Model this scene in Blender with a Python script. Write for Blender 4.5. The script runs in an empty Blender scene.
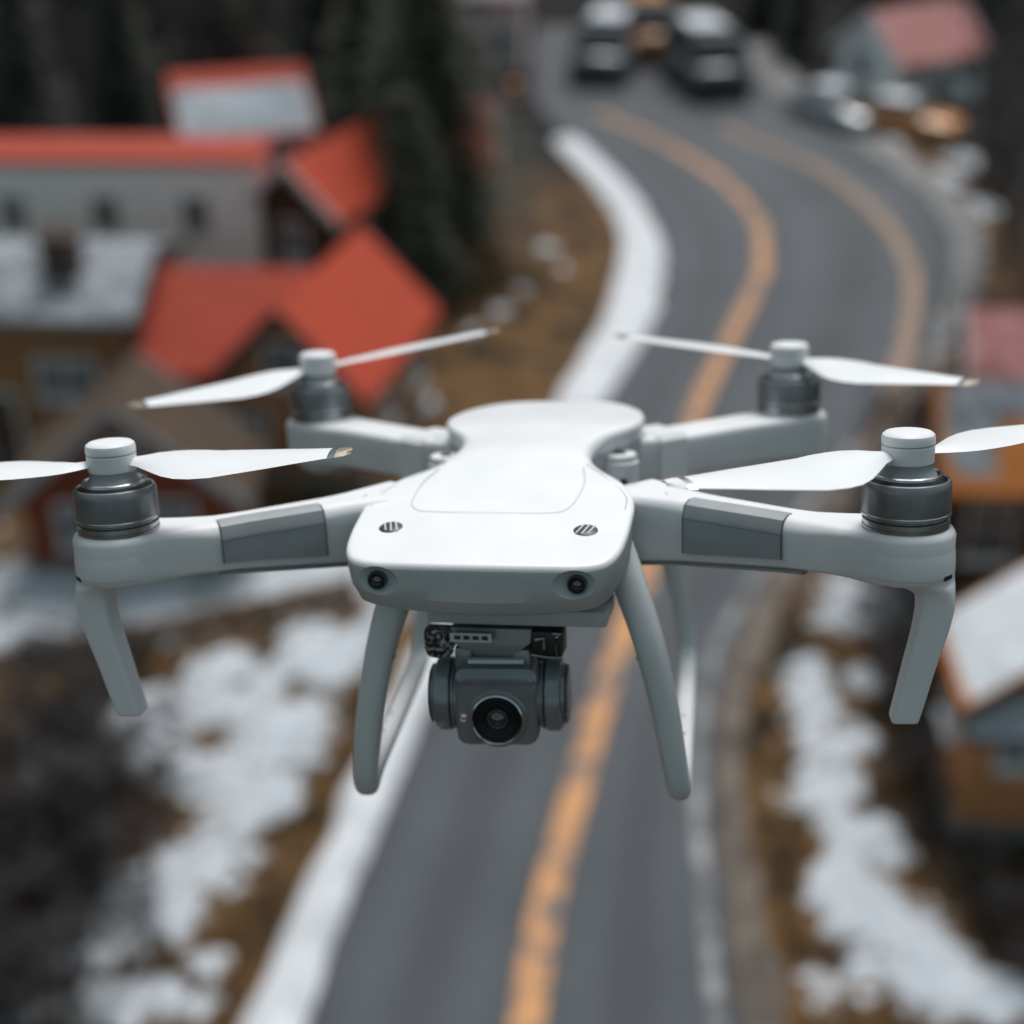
import bpy, bmesh, math, random
import numpy as np
from mathutils import Vector, Matrix, noise

R = math.radians
SC = bpy.context.scene
COL = SC.collection

# ------------------------------------------------------------------ camera, world, sun, exposure
CAM_H = 19.0
CAM_PITCH = R(30)
F_PX = 1465.0
cam_d = bpy.data.cameras.new('camera')
cam = bpy.data.objects.new('camera', cam_d)
COL.objects.link(cam)
cam.location = (0, 0, CAM_H)
cam.rotation_euler = (R(90) - CAM_PITCH, 0, 0)
cam_d.sensor_width = 36.0
cam_d.lens = 36.0 * F_PX / 1024.0
cam_d.clip_start = 0.02
cam_d.clip_end = 2000
cam_d.dof.use_dof = True
cam_d.dof.focus_distance = 0.605
cam_d.dof.aperture_fstop = 4.3
cam_d.dof.aperture_blades = 0
SC.camera = cam

SUN_EL, SUN_AZ = R(62), R(12)          # azimuth measured from +Y towards +X: the sun stands behind the drone
w = bpy.data.worlds.new('World')
SC.world = w
w.use_nodes = True
nt = w.node_tree
nt.nodes.clear()
sky = nt.nodes.new('ShaderNodeTexSky')
sky.sky_type = 'NISHITA'
sky.sun_disc = False
sky.sun_elevation = SUN_EL
sky.sun_rotation = SUN_AZ
sky.air_density = 1.0
sky.dust_density = 4.0
hsv = nt.nodes.new('ShaderNodeHueSaturation')
hsv.inputs['Hue'].default_value = 0.44
hsv.inputs['Saturation'].default_value = 0.64
bg = nt.nodes.new('ShaderNodeBackground')
bg.inputs['Strength'].default_value = 0.098
out = nt.nodes.new('ShaderNodeOutputWorld')
nt.links.new(sky.outputs[0], hsv.inputs['Color'])
nt.links.new(hsv.outputs[0], bg.inputs['Color'])
nt.links.new(bg.outputs[0], out.inputs['Surface'])

sun_d = bpy.data.lights.new('sun', 'SUN')
sun_d.energy = 1.9
sun_d.angle = R(28)
sun_d.color = (1.0, 0.998, 0.99)
sun = bpy.data.objects.new('sun', sun_d)
COL.objects.link(sun)
sd = Vector((math.sin(SUN_AZ) * math.cos(SUN_EL), math.cos(SUN_AZ) * math.cos(SUN_EL), math.sin(SUN_EL)))
sun.rotation_euler = (-sd).to_track_quat('-Z', 'Y').to_euler()

vs = SC.view_settings
vs.view_transform = 'Standard'
vs.look = 'None'
vs.gamma = 1
vs.use_curve_mapping = False
vs.exposure = 0.28
SC.render.engine = 'CYCLES'
SC.cycles.use_denoising = True
SC.cycles.max_bounces = 6
SC.cycles.sample_clamp_indirect = 6

rnd = random.Random(11)

# ------------------------------------------------------------------ materials
def srgb(r, g, b):
    f = lambda c: (c / 255 / 12.92) if c / 255 <= .04045 else ((c / 255 + .055) / 1.055) ** 2.4
    return (f(r), f(g), f(b))

def new_mat(name):
    m = bpy.data.materials.new(name)
    m.use_nodes = True
    n = m.node_tree
    b = n.nodes['Principled BSDF']
    return m, n, b

def ramp(n, stops):
    r = n.nodes.new('ShaderNodeValToRGB')
    e = r.color_ramp.elements
    while len(e) < len(stops):
        e.new(0.5)
    for k, (p, c) in enumerate(stops):
        e[k].position = p
        e[k].color = (*c, 1) if len(c) == 3 else c
    return r

def mat_noise(name, c1, c2, scale=5, rough=0.6, detail=6, metal=0.0, bump=0.0, bscale=None, coat=0.0, lo=.35, hi=.65, spec=.5):
    m, n, b = new_mat(name)
    tc = n.nodes.new('ShaderNodeTexCoord')
    nz = n.nodes.new('ShaderNodeTexNoise')
    nz.inputs['Scale'].default_value = scale
    nz.inputs['Detail'].default_value = detail
    n.links.new(tc.outputs['Object'], nz.inputs['Vector'])
    r = ramp(n, [(lo, c1), (hi, c2)])
    n.links.new(nz.outputs['Fac'], r.inputs['Fac'])
    n.links.new(r.outputs['Color'], b.inputs['Base Color'])
    b.inputs['Roughness'].default_value = rough
    b.inputs['Metallic'].default_value = metal
    b.inputs['Coat Weight'].default_value = coat
    b.inputs['Specular IOR Level'].default_value = spec
    if bump:
        nb = n.nodes.new('ShaderNodeTexNoise')
        nb.inputs['Scale'].default_value = bscale or scale * 6
        nb.inputs['Detail'].default_value = 4
        n.links.new(tc.outputs['Object'], nb.inputs['Vector'])
        bp = n.nodes.new('ShaderNodeBump')
        bp.inputs['Strength'].default_value = bump
        bp.inputs['Distance'].default_value = 0.02 if (bscale or scale) < 300 else 0.0002
        n.links.new(nb.outputs['Fac'], bp.inputs['Height'])
        n.links.new(bp.outputs['Normal'], b.inputs['Normal'])
    return m

def mat_striped(name, c1, c2, axis='Z', scale=6.0, rough=.7, var=.5, bump=.5, wave='SAW'):
    """planks or tile courses: a band pattern along one axis, weathered by noise"""
    m, n, b = new_mat(name)
    tc = n.nodes.new('ShaderNodeTexCoord')
    wv = n.nodes.new('ShaderNodeTexWave')
    wv.wave_type = 'BANDS'
    wv.bands_direction = axis
    wv.wave_profile = wave
    wv.inputs['Scale'].default_value = scale
    wv.inputs['Distortion'].default_value = 0.3
    n.links.new(tc.outputs['Object'], wv.inputs['Vector'])
    nz = n.nodes.new('ShaderNodeTexNoise')
    nz.inputs['Scale'].default_value = 2.2
    nz.inputs['Detail'].default_value = 8
    n.links.new(tc.outputs['Object'], nz.inputs['Vector'])
    r = ramp(n, [(.5 - var / 2, c1), (.5 + var / 2, c2)])
    n.links.new(nz.outputs['Fac'], r.inputs['Fac'])
    n.links.new(r.outputs['Color'], b.inputs['Base Color'])
    bp = n.nodes.new('ShaderNodeBump')
    bp.inputs['Strength'].default_value = bump
    bp.inputs['Distance'].default_value = .04
    n.links.new(wv.outputs['Fac'], bp.inputs['Height'])
    n.links.new(bp.outputs['Normal'], b.inputs['Normal'])
    b.inputs['Roughness'].default_value = rough
    b.inputs['Specular IOR Level'].default_value = .2
    return m

M = {}
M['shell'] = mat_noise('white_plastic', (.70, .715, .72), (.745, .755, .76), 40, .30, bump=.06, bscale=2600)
M['arm'] = mat_noise('pale_grey_plastic', (.65, .665, .67), (.69, .705, .71), 40, .5, bump=.10, bscale=2600)
M['gear'] = mat_noise('grey_plastic', (.53, .555, .56), (.57, .595, .60), 40, .5, bump=.10, bscale=2600)
M['hull'] = mat_noise('shaded_lower_plastic', (.43, .455, .462), (.47, .495, .50), 40, .45, bump=.08, bscale=2600)  # shade on the lower shell put into a greyer colour; mount plate shares it
M['panel'] = mat_noise('panel_grey', (.245, .265, .272), (.275, .295, .302), 60, .45, bump=.1, bscale=2600)
M['blade'] = mat_noise('blade_plastic', (.66, .68, .685), (.70, .72, .725), 30, .42)
M['tip'] = mat_noise('gold_tip', (.13, .10, .07), (.26, .22, .17), 300, .45, metal=.25)
M['tipdark'] = mat_noise('dark_tip_band', (.03, .05, .05), (.06, .08, .08), 300, .4)
M['bell'] = mat_noise('anodised_bell', (.17, .18, .187), (.24, .255, .262), 90, .33, metal=.45)
M['ring'] = mat_noise('machined_ring', (.34, .36, .37), (.44, .46, .47), 200, .26, metal=.9)
M['black'] = mat_noise('black_plastic', (.010, .011, .012), (.018, .019, .02), 100, .4)
M['seam'] = mat_noise('dark_seam', (.10, .11, .115), (.13, .14, .145), 100, .8)  # dark grey of the joint lines between parts
M['gimbal'] = mat_noise('gimbal_metal', (.19, .21, .22), (.23, .25, .258), 90, .27, metal=.35, bump=.06, bscale=3000)
M['gimbal_dark'] = mat_noise('gimbal_dark', (.07, .08, .086), (.10, .112, .118), 90, .3, metal=.3)
M['chrome'] = mat_noise('lens_ring_metal', (.6, .62, .62), (.7, .72, .72), 90, .18, metal=1)
m, n_, b_ = new_mat('lens_glass'); b_.inputs['Base Color'].default_value = (.004, .005, .006, 1); b_.inputs['Roughness'].default_value = .04; b_.inputs['Coat Weight'].default_value = .6; M['lens'] = m
m, n_, b_ = new_mat('coated_lens'); b_.inputs['Base Color'].default_value = (.012, .014, .020, 1); b_.inputs['Roughness'].default_value = .03; b_.inputs['Coat Weight'].default_value = 1; b_.inputs['Specular IOR Level'].default_value = 1; M['lens_coated'] = m
M['lens_black'] = mat_noise('barrel_black', (.006, .006, .007), (.010, .010, .011), 90, .35, spec=.25)
M['circuit'] = mat_noise('circuit_parts', (.02, .022, .024), (.40, .42, .42), 420, .35, metal=.4, lo=.48, hi=.56, detail=2)
# setting
M['earth_wall'] = mat_noise('brown_stone', (.05, .03, .02), (.12, .075, .045), 3, .9, bump=.4)
M['kerb'] = mat_noise('kerb_stone', (.065, .053, .042), (.155, .130, .108), 1.3, .95, bump=.3, bscale=30)
M['gravel'] = mat_noise('gravel_shoulder', (.12, .118, .112), (.24, .24, .24), 1.6, .95, bump=.3, bscale=25)
M['snow'] = mat_noise('snow', (.50, .54, .57), (.66, .70, .73), 2.2, .8, bump=.5, bscale=9)
M['snow_dirty'] = mat_noise('ploughed_snow', (.44, .46, .475), (.62, .645, .665), 1.4, .85, bump=.4, bscale=8, lo=.3, hi=.62)
M['roof_snow'] = mat_noise('thin_roof_snow', (.055, .065, .07), (.27, .30, .325), 1.6, .8, bump=.5, bscale=8, lo=.34, hi=.56)
M['roof_snow_blue'] = mat_noise('roof_snow_even', (.28, .32, .35), (.42, .46, .49), 1.2, .8, bump=.4, bscale=8)
M['red_roof'] = mat_striped('red_roof', (.34, .046, .021), (.54, .080, .038), 'Y', 3.2, .65, .8, .35, 'SIN')
M['red_roof_dark'] = mat_striped('red_roof_dark', (.27, .035, .02), (.40, .06, .03), 'Y', 3.2, .7, .8, .35, 'SIN')
M['pink_roof'] = mat_striped('dusted_red_roof', (.33, .10, .085), (.55, .30, .28), 'Y', 3.0, .75, .5, .3, 'SIN')
M['orange_roof'] = mat_striped('orange_roof', (.36, .12, .025), (.52, .19, .045), 'Y', 3.0, .7, .6, .4, 'SIN')
M['brown_roof'] = mat_striped('brown_roof', (.055, .04, .03), (.11, .075, .05), 'Y', 3.0, .8, .6, .4, 'SIN')
M['grey_roof'] = mat_striped('grey_roof', (.07, .075, .08), (.14, .15, .155), 'Y', 3.0, .8, .6, .4, 'SIN')
M['white_wall'] = mat_striped('white_siding', (.76, .81, .83), (.82, .86, .87), 'Z', 3.4, .7, .8, .35)
M['grey_wall'] = mat_striped('grey_siding', (.20, .21, .22), (.28, .29, .30), 'Z', 3.4, .7, .8, .35)
M['brown_wall'] = mat_striped('brown_boards', (.10, .058, .028), (.17, .10, .05), 'Z', 2.6, .8, .7, .5)
M['tan_wall'] = mat_striped('tan_boards', (.26, .125, .058), (.36, .19, .10), 'Z', 2.6, .8, .7, .4)
M['ochre_wall'] = mat_striped('ochre_boards', (.20, .105, .045), (.29, .16, .075), 'X', 2.6, .8, .7, .4)
M['rust_wall'] = mat_striped('rust_boards', (.14, .036, .018), (.24, .065, .03), 'X', 2.6, .8, .7, .5)
M['dark_wall'] = mat_striped('dark_boards', (.045, .028, .02), (.085, .05, .034), 'X', 2.6, .8, .7, .5)
M['pink_wall'] = mat_striped('pale_pink_render', (.62, .46, .43), (.74, .60, .57), 'Z', 3, .8, .8, .1)
M['trim'] = mat_noise('painted_trim', (.55, .57, .58), (.66, .68, .69), 4, .6)
M['trim_grey'] = mat_noise('grey_trim', (.20, .215, .225), (.30, .32, .33), 4, .7)
M['trim_dark'] = mat_noise('dark_trim', (.03, .032, .035), (.06, .062, .065), 4, .7)
M['orange_wall'] = mat_striped('orange_boards', (.42, .17, .07), (.56, .25, .11), 'Z', 2.6, .8, .7, .3)
M['stone'] = mat_noise('foundation_stone', (.12, .115, .11), (.24, .23, .22), 3, .9, bump=.4)
M['brick'] = mat_noise('chimney_brick', (.055, .04, .036), (.11, .075, .065), 6, .9, bump=.4)
m, n_, b_ = new_mat('window_glass'); b_.inputs['Base Color'].default_value = (.035, .043, .05, 1); b_.inputs['Roughness'].default_value = .08; M['pane'] = m
M['door'] = mat_striped('door_boards', (.06, .035, .02), (.10, .06, .035), 'X', 3, .6, .6, .4)
M['wood'] = mat_striped('fence_boards', (.17, .085, .035), (.27, .145, .07), 'X', 2.2, .85, .6, .5)
M['bark'] = mat_noise('bark', (.030, .025, .022), (.075, .062, .055), 6, .95, bump=.5)
M['twig'] = mat_noise('twigs', (.032, .028, .028), (.068, .060, .058), 4, .95)
M['needle'] = mat_noise('needles', (.020, .028, .021), (.055, .065, .046), 1.5, .8)
M['needle2'] = mat_noise('needles_olive', (.045, .052, .032), (.11, .112, .075), 1.5, .8)
M['dry'] = mat_noise('dry_leaves', (.07, .045, .022), (.15, .095, .045), 2, .9)
M['tyre'] = mat_noise('tyre_rubber', (.015, .015, .016), (.03, .03, .03), 9, .9)
M['rim'] = mat_noise('wheel_rim', (.3, .31, .32), (.42, .43, .44), 9, .35, metal=.8)
M['car_dark'] = mat_noise('dark_paint', (.045, .052, .057), (.06, .067, .073), 2, .3, coat=.6)
M['car_slate'] = mat_noise('slate_paint', (.085, .097, .105), (.11, .124, .133), 2, .3, coat=.6)
M['car_silver'] = mat_noise('silver_paint', (.42, .46, .49), (.50, .54, .57), 2, .3, coat=.5, metal=.3)
M['car_orange'] = mat_noise('orange_paint', (.50, .20, .045), (.62, .27, .07), 2, .35, coat=.5)
m, n_, b_ = new_mat('car_glass'); b_.inputs['Base Color'].default_value = (.015, .018, .021, 1); b_.inputs['Roughness'].default_value = .06; M['car_glass'] = m
M['lamp'] = mat_noise('lamp_glass', (.32, .34, .34), (.42, .44, .44), 9, .2)
M['tail'] = mat_noise('tail_lamp', (.4, .03, .015), (.5, .05, .02), 9, .2)
M['amber'] = mat_noise('amber_barrel', (.62, .22, .05), (.72, .28, .07), 5, .5)

def mat_asphalt():
    m, n, b = new_mat('asphalt')
    tc = n.nodes.new('ShaderNodeTexCoord')
    a = n.nodes.new('ShaderNodeTexNoise'); a.inputs['Scale'].default_value = .22; a.inputs['Detail'].default_value = 7
    g = n.nodes.new('ShaderNodeTexNoise'); g.inputs['Scale'].default_value = 45; g.inputs['Detail'].default_value = 3
    n.links.new(tc.outputs['Object'], a.inputs['Vector']); n.links.new(tc.outputs['Object'], g.inputs['Vector'])
    r1 = ramp(n, [(.3, (.027, .035, .042)), (.7, (.047, .057, .065))])
    n.links.new(a.outputs['Fac'], r1.inputs['Fac'])
    r2 = ramp(n, [(.3, (.72, .72, .72)), (.7, (1.2, 1.2, 1.2))])
    n.links.new(g.outputs['Fac'], r2.inputs['Fac'])
    mx = n.nodes.new('ShaderNodeMix'); mx.data_type = 'RGBA'; mx.blend_type = 'MULTIPLY'; mx.inputs['Factor'].default_value = 1
    n.links.new(r1.outputs['Color'], mx.inputs['A']); n.links.new(r2.outputs['Color'], mx.inputs['B'])
    # lane wear from a mesh attribute (0 in the wheel tracks, 1 between them)
    at = n.nodes.new('ShaderNodeAttribute'); at.attribute_name = 'wear'
    mx2 = n.nodes.new('ShaderNodeMix'); mx2.data_type = 'RGBA'; mx2.blend_type = 'MULTIPLY'; mx2.inputs['Factor'].default_value = 1
    r3 = ramp(n, [(0, (1.22, 1.22, 1.22)), (1, (.74, .74, .75))])
    n.links.new(at.outputs['Fac'], r3.inputs['Fac'])
    n.links.new(mx.outputs['Result'], mx2.inputs['A']); n.links.new(r3.outputs['Color'], mx2.inputs['B'])
    n.links.new(mx2.outputs['Result'], b.inputs['Base Color'])
    b.inputs['Roughness'].default_value = .72
    bp = n.nodes.new('ShaderNodeBump'); bp.inputs['Strength'].default_value = .35; bp.inputs['Distance'].default_value = .01
    n.links.new(g.outputs['Fac'], bp.inputs['Height']); n.links.new(bp.outputs['Normal'], b.inputs['Normal'])
    return m
M['asphalt'] = mat_asphalt()

def mat_line(name, paint, paint2, worn, amount):
    m, n, b = new_mat(name)
    tc = n.nodes.new('ShaderNodeTexCoord')
    a = n.nodes.new('ShaderNodeTexNoise'); a.inputs['Scale'].default_value = 1.3; a.inputs['Detail'].default_value = 9; a.inputs['Roughness'].default_value = .68
    n.links.new(tc.outputs['Object'], a.inputs['Vector'])
    r = ramp(n, [(amount - .05, worn), (amount + .05, paint2), (.7, paint)])
    n.links.new(a.outputs['Fac'], r.inputs['Fac'])
    n.links.new(r.outputs['Color'], b.inputs['Base Color'])
    b.inputs['Roughness'].default_value = .7
    return m
M['yellow'] = mat_line('yellow_paint', (.60, .285, .095), (.47, .225, .085), (.085, .09, .095), .465)
M['yellow_pale'] = mat_line('yellow_paint_faded', (.36, .20, .10), (.25, .16, .10), (.10, .10, .10), .44)
M['white_line'] = mat_line('white_paint', (.42, .43, .43), (.20, .205, .205), (.06, .065, .07), .50)

def mat_ground():
    m, n, b = new_mat('ground')
    tc = n.nodes.new('ShaderNodeTexCoord')
    a = n.nodes.new('ShaderNodeTexNoise'); a.inputs['Scale'].default_value = .55; a.inputs['Detail'].default_value = 9; a.inputs['Roughness'].default_value = .65
    n.links.new(tc.outputs['Object'], a.inputs['Vector'])
    soil = ramp(n, [(.33, (.014, .012, .009)), (.44, (.050, .031, .014)), (.54, (.13, .068, .024)), (.72, (.065, .054, .036))])
    n.links.new(a.outputs['Fac'], soil.inputs['Fac'])
    litter = ramp(n, [(.35, (.006, .006, .006)), (.65, (.019, .017, .016))])
    n.links.new(a.outputs['Fac'], litter.inputs['Fac'])
    at2 = n.nodes.new('ShaderNodeAttribute'); at2.attribute_name = 'litter'
    mx0 = n.nodes.new('ShaderNodeMix'); mx0.data_type = 'RGBA'
    n.links.new(at2.outputs['Fac'], mx0.inputs['Factor'])
    n.links.new(soil.outputs['Color'], mx0.inputs['A']); n.links.new(litter.outputs['Color'], mx0.inputs['B'])
    at = n.nodes.new('ShaderNodeAttribute'); at.attribute_name = 'snow'
    f = n.nodes.new('ShaderNodeTexNoise'); f.inputs['Scale'].default_value = 2.5; f.inputs['Detail'].default_value = 8; f.inputs['Roughness'].default_value = .7
    n.links.new(tc.outputs['Object'], f.inputs['Vector'])
    ad = n.nodes.new('ShaderNodeMath'); ad.operation = 'MULTIPLY_ADD'; ad.inputs[1].default_value = 2.1; ad.inputs[2].default_value = -1.10
    n.links.new(f.outputs['Fac'], ad.inputs[0])
    sm = n.nodes.new('ShaderNodeMath'); sm.operation = 'ADD'
    n.links.new(at.outputs['Fac'], sm.inputs[0]); n.links.new(ad.outputs[0], sm.inputs[1])
    mk = ramp(n, [(.36, (0, 0, 0)), (.60, (1, 1, 1))])
    n.links.new(sm.outputs[0], mk.inputs['Fac'])
    sn = ramp(n, [(.3, (.30, .33, .355)), (.65, (.53, .57, .60))])
    n.links.new(f.outputs['Fac'], sn.inputs['Fac'])
    mx = n.nodes.new('ShaderNodeMix'); mx.data_type = 'RGBA'
    n.links.new(mk.outputs['Color'], mx.inputs['Factor'])
    n.links.new(mx0.outputs['Result'], mx.inputs['A']); n.links.new(sn.outputs['Color'], mx.inputs['B'])
    n.links.new(mx.outputs['Result'], b.inputs['Base Color'])
    b.inputs['Roughness'].default_value = .9
    b.inputs['Specular IOR Level'].default_value = .2
    bp = n.nodes.new('ShaderNodeBump'); bp.inputs['Strength'].default_value = .6; bp.inputs['Distance'].default_value = .06
    n.links.new(f.outputs['Fac'], bp.inputs['Height']); n.links.new(bp.outputs['Normal'], b.inputs['Normal'])
    return m
M['ground'] = mat_ground()

# ------------------------------------------------------------------ mesh helpers
def mesh_obj(name, V, F, mat, parent=None, ang=38, merge=1e-6, fmat=None):
    me = bpy.data.meshes.new(name)
    me.from_pydata([tuple(map(float, v)) for v in V], [], F)
    mats = mat if isinstance(mat, (list, tuple)) else [mat]
    for mm in mats:
        me.materials.append(mm)
    if fmat is not None:
        for p, k in zip(me.polygons, fmat):
            p.material_index = k
    bm = bmesh.new(); bm.from_mesh(me)
    if merge:
        bmesh.ops.remove_doubles(bm, verts=bm.verts, dist=merge)
    bmesh.ops.dissolve_degenerate(bm, dist=1e-7, edges=bm.edges)
    bmesh.ops.recalc_face_normals(bm, faces=bm.faces)
    bm.to_mesh(me); bm.free()
    for p in me.polygons:
        p.use_smooth = True
    me.set_sharp_from_angle(angle=R(ang))
    o = bpy.data.objects.new(name, me)
    COL.objects.link(o)
    if parent is not None:
        o.parent = parent
    return o

class MB:
    """collects shapes into one mesh"""
    def __init__(s): s.V = []; s.F = []; s.fm = []
    def add(s, VF, mi=0):
        V, F = VF; k = len(s.V)
        s.V += [tuple(v) for v in V]; s.F += [tuple(i + k for i in f) for f in F]; s.fm += [mi] * len(F)
        return s
    def build(s, name, mat, parent=None, ang=38, merge=0):
        o = mesh_obj(name, s.V, s.F, mat, parent, ang, merge, s.fm if isinstance(mat, (list, tuple)) else None)
        return o

def box(c, size, bev=0.0, rz=0.0, mat4=None):
    bm = bmesh.new()
    bmesh.ops.create_cube(bm, size=1)
    for v in bm.verts:
        v.co = Vector((v.co.x * size[0], v.co.y * size[1], v.co.z * size[2]))
    if bev:
        bmesh.ops.bevel(bm, geom=bm.edges[:], offset=bev, segments=2, affect='EDGES', profile=.6)
    Mx = Matrix.Translation(c) @ Matrix.Rotation(rz, 4, 'Z')
    if mat4 is not None:
        Mx = mat4 @ Mx
    bm.verts.ensure_lookup_table()
    V = [Mx @ v.co for v in bm.verts]
    F = [[v.index for v in f.verts] for f in bm.faces]
    bm.free()
    return V, F

def loft(rings, cap=True, closed=True):
    n = len(rings[0]); V = [tuple(p) for r in rings for p in r]; F = []
    for k in range(len(rings) - 1):
        for i in range(n if closed else n - 1):
            j = (i + 1) % n
            F.append((k * n + i, k * n + j, (k + 1) * n + j, (k + 1) * n + i))
    if cap:
        F.append(tuple(range(n - 1, -1, -1)))
        F.append(tuple((len(rings) - 1) * n + i for i in range(n)))
    return V, F

def lathe(profile, n=48, c=(0, 0, 0), axis='Z'):
    rings = []
    for r, z in profile:
        ring = []
        for i in range(n):
            a = 2 * math.pi * i / n
            x, y = r * math.cos(a), r * math.sin(a)
            p = {'Z': (x, y, z), 'X': (z, x, y), 'Y': (x, z, y)}[axis]
            ring.append((p[0] + c[0], p[1] + c[1], p[2] + c[2]))
        rings.append(ring)
    if profile[0][0] > .0011:                     # a ring: closed on itself, no end discs
        return loft(rings + rings[:1], cap=False)
    return loft(rings)

def catmull(P, n, closed=False):
    P = [np.array(p, float) for p in P]
    out = []
    m = len(P)
    seg = m if closed else m - 1
    for k in range(seg):
        if closed:
            p0, p1, p2, p3 = P[(k - 1) % m], P[k], P[(k + 1) % m], P[(k + 2) % m]
        else:
            p0 = P[max(k - 1, 0)]; p1 = P[k]; p2 = P[k + 1]; p3 = P[min(k + 2, m - 1)]
        for i in range(n):
            t = i / n
            out.append(.5 * ((2 * p1) + (-p0 + p2) * t + (2 * p0 - 5 * p1 + 4 * p2 - p3) * t * t + (-p0 + 3 * p1 - 3 * p2 + p3) * t ** 3))
    if not closed:
        out.append(P[-1])
    return out

def tube(path, rad, n=16, ref=(0, 0, 1), sq=2.0, cap=True):
    """path of points; rad: list of (a, b) half sizes along side / up; sq: superellipse exponent"""
    path = [np.array(p, float) for p in path]
    rings = []
    ref = np.array(ref, float)
    for k, p in enumerate(path):
        t = path[min(k + 1, len(path) - 1)] - path[max(k - 1, 0)]
        t /= np.linalg.norm(t)
        s = np.cross(t, ref)
        if np.linalg.norm(s) < 1e-4:
            s = np.cross(t, np.array((1, 0, 0.)))
        s /= np.linalg.norm(s); u = np.cross(s, t)
        a, b = rad[k] if isinstance(rad[0], (tuple, list)) else (rad[k], rad[k])
        ring = []
        for i in range(n):
            th = 2 * math.pi * i / n
            cx, sx = math.cos(th), math.sin(th)
            cx = math.copysign(abs(cx) ** (2 / sq), cx); sx = math.copysign(abs(sx) ** (2 / sq), sx)
            ring.append(p + s * cx * a + u * sx * b)
        rings.append(ring)
    return loft(rings, cap)

def slab(outline, zt, zb, top, bot, spine, k=None, caprings=6, crown=0.0, zmid=None):
    """stack of plan outlines. top/bot: lists of (inset, dz) from the rim; spine(x,y) -> (x,y) each rim point shrinks to"""
    P = [np.array(p, float) for p in outline]
    n = len(P); N = []
    for i in range(n):
        t = P[(i + 1) % n] - P[i - 1]
        t /= max(np.linalg.norm(t), 1e-9)
        N.append(np.array((t[1], -t[0])))
    rings = []
    def ring(layer, zf):
        r = []
        for p, nn in zip(P, N):
            kk = k(*p) if k else 1.0
            q = p - nn * layer[0] * kk
            r.append((q[0], q[1], zf(q[0], q[1]) + layer[1] * (kk if layer[1] > -.0045 and layer[1] < 0 else 1)))
        return r
    def cap(base, zf, sgn):
        out = []
        for c in range(1, caprings + 1):
            s = 1 - c / caprings
            r = []
            for q in base:
                sx, sy = spine(q[0], q[1])
                x, y = sx + (q[0] - sx) * s, sy + (q[1] - sy) * s
                r.append((x, y, zf(x, y) + sgn * crown * (1 - s * s)))
            out.append(r)
        return out
    bl = [ring(l, zb) for l in bot]           # rim .. inward
    tl = [ring(l, zt) for l in top]
    bc = cap(bl[-1], zb, -1 if zmid is None else 0)
    tcp = cap(tl[-1], zt, 1)
    rings = bc[::-1] + bl[::-1] + tl + tcp
    return loft(rings, cap=False)

def empty(name, loc=(0, 0, 0), rz=0.0, mat4=None):
    o = bpy.data.objects.new(name, None)
    COL.objects.link(o)
    o.empty_display_size = .1
    if mat4 is not None:
        o.matrix_world = mat4
    else:
        o.location = loc; o.rotation_euler = (0, 0, rz)
    return o

def tag(o, label, cat, group=None, kind=None):
    o['label'] = label; o['category'] = cat
    if group: o['group'] = group
    if kind: o['kind'] = kind
    return o

def struct(o, kind='structure'):
    o['kind'] = kind
    return o

def boolean_cut(o, cutter_vf):
    c = mesh_obj('cutter', *cutter_vf, M['black'])
    c.parent = o.parent; c.rotation_euler = o.rotation_euler
    md = o.modifiers.new('cut', 'BOOLEAN'); md.operation = 'DIFFERENCE'; md.object = c; md.solver = 'EXACT'
    dg = bpy.context.evaluated_depsgraph_get()
    me = bpy.data.meshes.new_from_object(o.evaluated_get(dg))
    o.modifiers.clear(); o.data = me
    bpy.data.objects.remove(c, do_unlink=True)
    for p in me.polygons:
        p.use_smooth = True
    me.set_sharp_from_angle(angle=R(38))

# ------------------------------------------------------------------ ground, road
YS = np.arange(2.0, 112.0, .4)
def poly(pts):
    pts = sorted([(y, x) for x, y in pts])
    ys = [p[0] for p in pts]; xs = [p[1] for p in pts]
    d0 = (xs[1] - xs[0]) / (ys[1] - ys[0])
    ys = [-30.] + ys; xs = [xs[0] + d0 * (-30 - ys[1]) * .5] + xs
    g = np.arange(-30, 140, .25)
    v = np.interp(g, ys, xs)
    kern = np.exp(-np.linspace(-2, 2, 25) ** 2); kern /= kern.sum()
    vp = np.concatenate([np.full(12, v[0]), v, np.full(12, v[-1])])
    v = np.convolve(vp, kern, 'valid')
    return lambda y: np.interp(y, g, v)
road_l = poly([(-3.43, 16.36), (-2.97, 19.11), (-2.3, 22.35), (-1.76, 25.28), (0.21, 32.5), (2.78, 39.61), (4.8, 45.79), (5.75, 52.6), (5.26, 58.55), (3.54, 65.74), (1.63, 72.65), (1.2, 77.64), (1.6, 90), (3, 105), (5, 130)])
road_r = poly([(3.6, 16.36), (3.7, 19.11), (3.87, 21.76), (4.16, 24.25), (4.91, 27.14), (6.98, 31.5), (10.15, 36.99), (13.06, 42.52), (15.4, 48.52), (16.94, 53.71), (17.18, 58.55), (16.35, 64.19), (14.6, 70.81), (13.4, 75.58), (12.4, 90), (13, 105), (15, 130)])
bank_l = poly([(-4.35, 16.36), (-3.85, 19.11), (-3.32, 21.76), (-2.75, 24.59), (-.75, 32.5), (1.35, 39.95), (3.2, 46.68), (4.2, 53.71), (3.7, 59.21), (2.3, 64.95), (1.2, 70), (.6, 74)])
mid_y = poly([(0.21, 16.36), (0.59, 19.11), (1.22, 21.76), (1.87, 24.93), (3.39, 30.55), (5.62, 39.61), (7.37, 44.94), (9.19, 50.49), (9.82, 56.04), (9.09, 61.26), (6.85, 67.36), (3.9, 72.5), (2.5, 76)])
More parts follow.
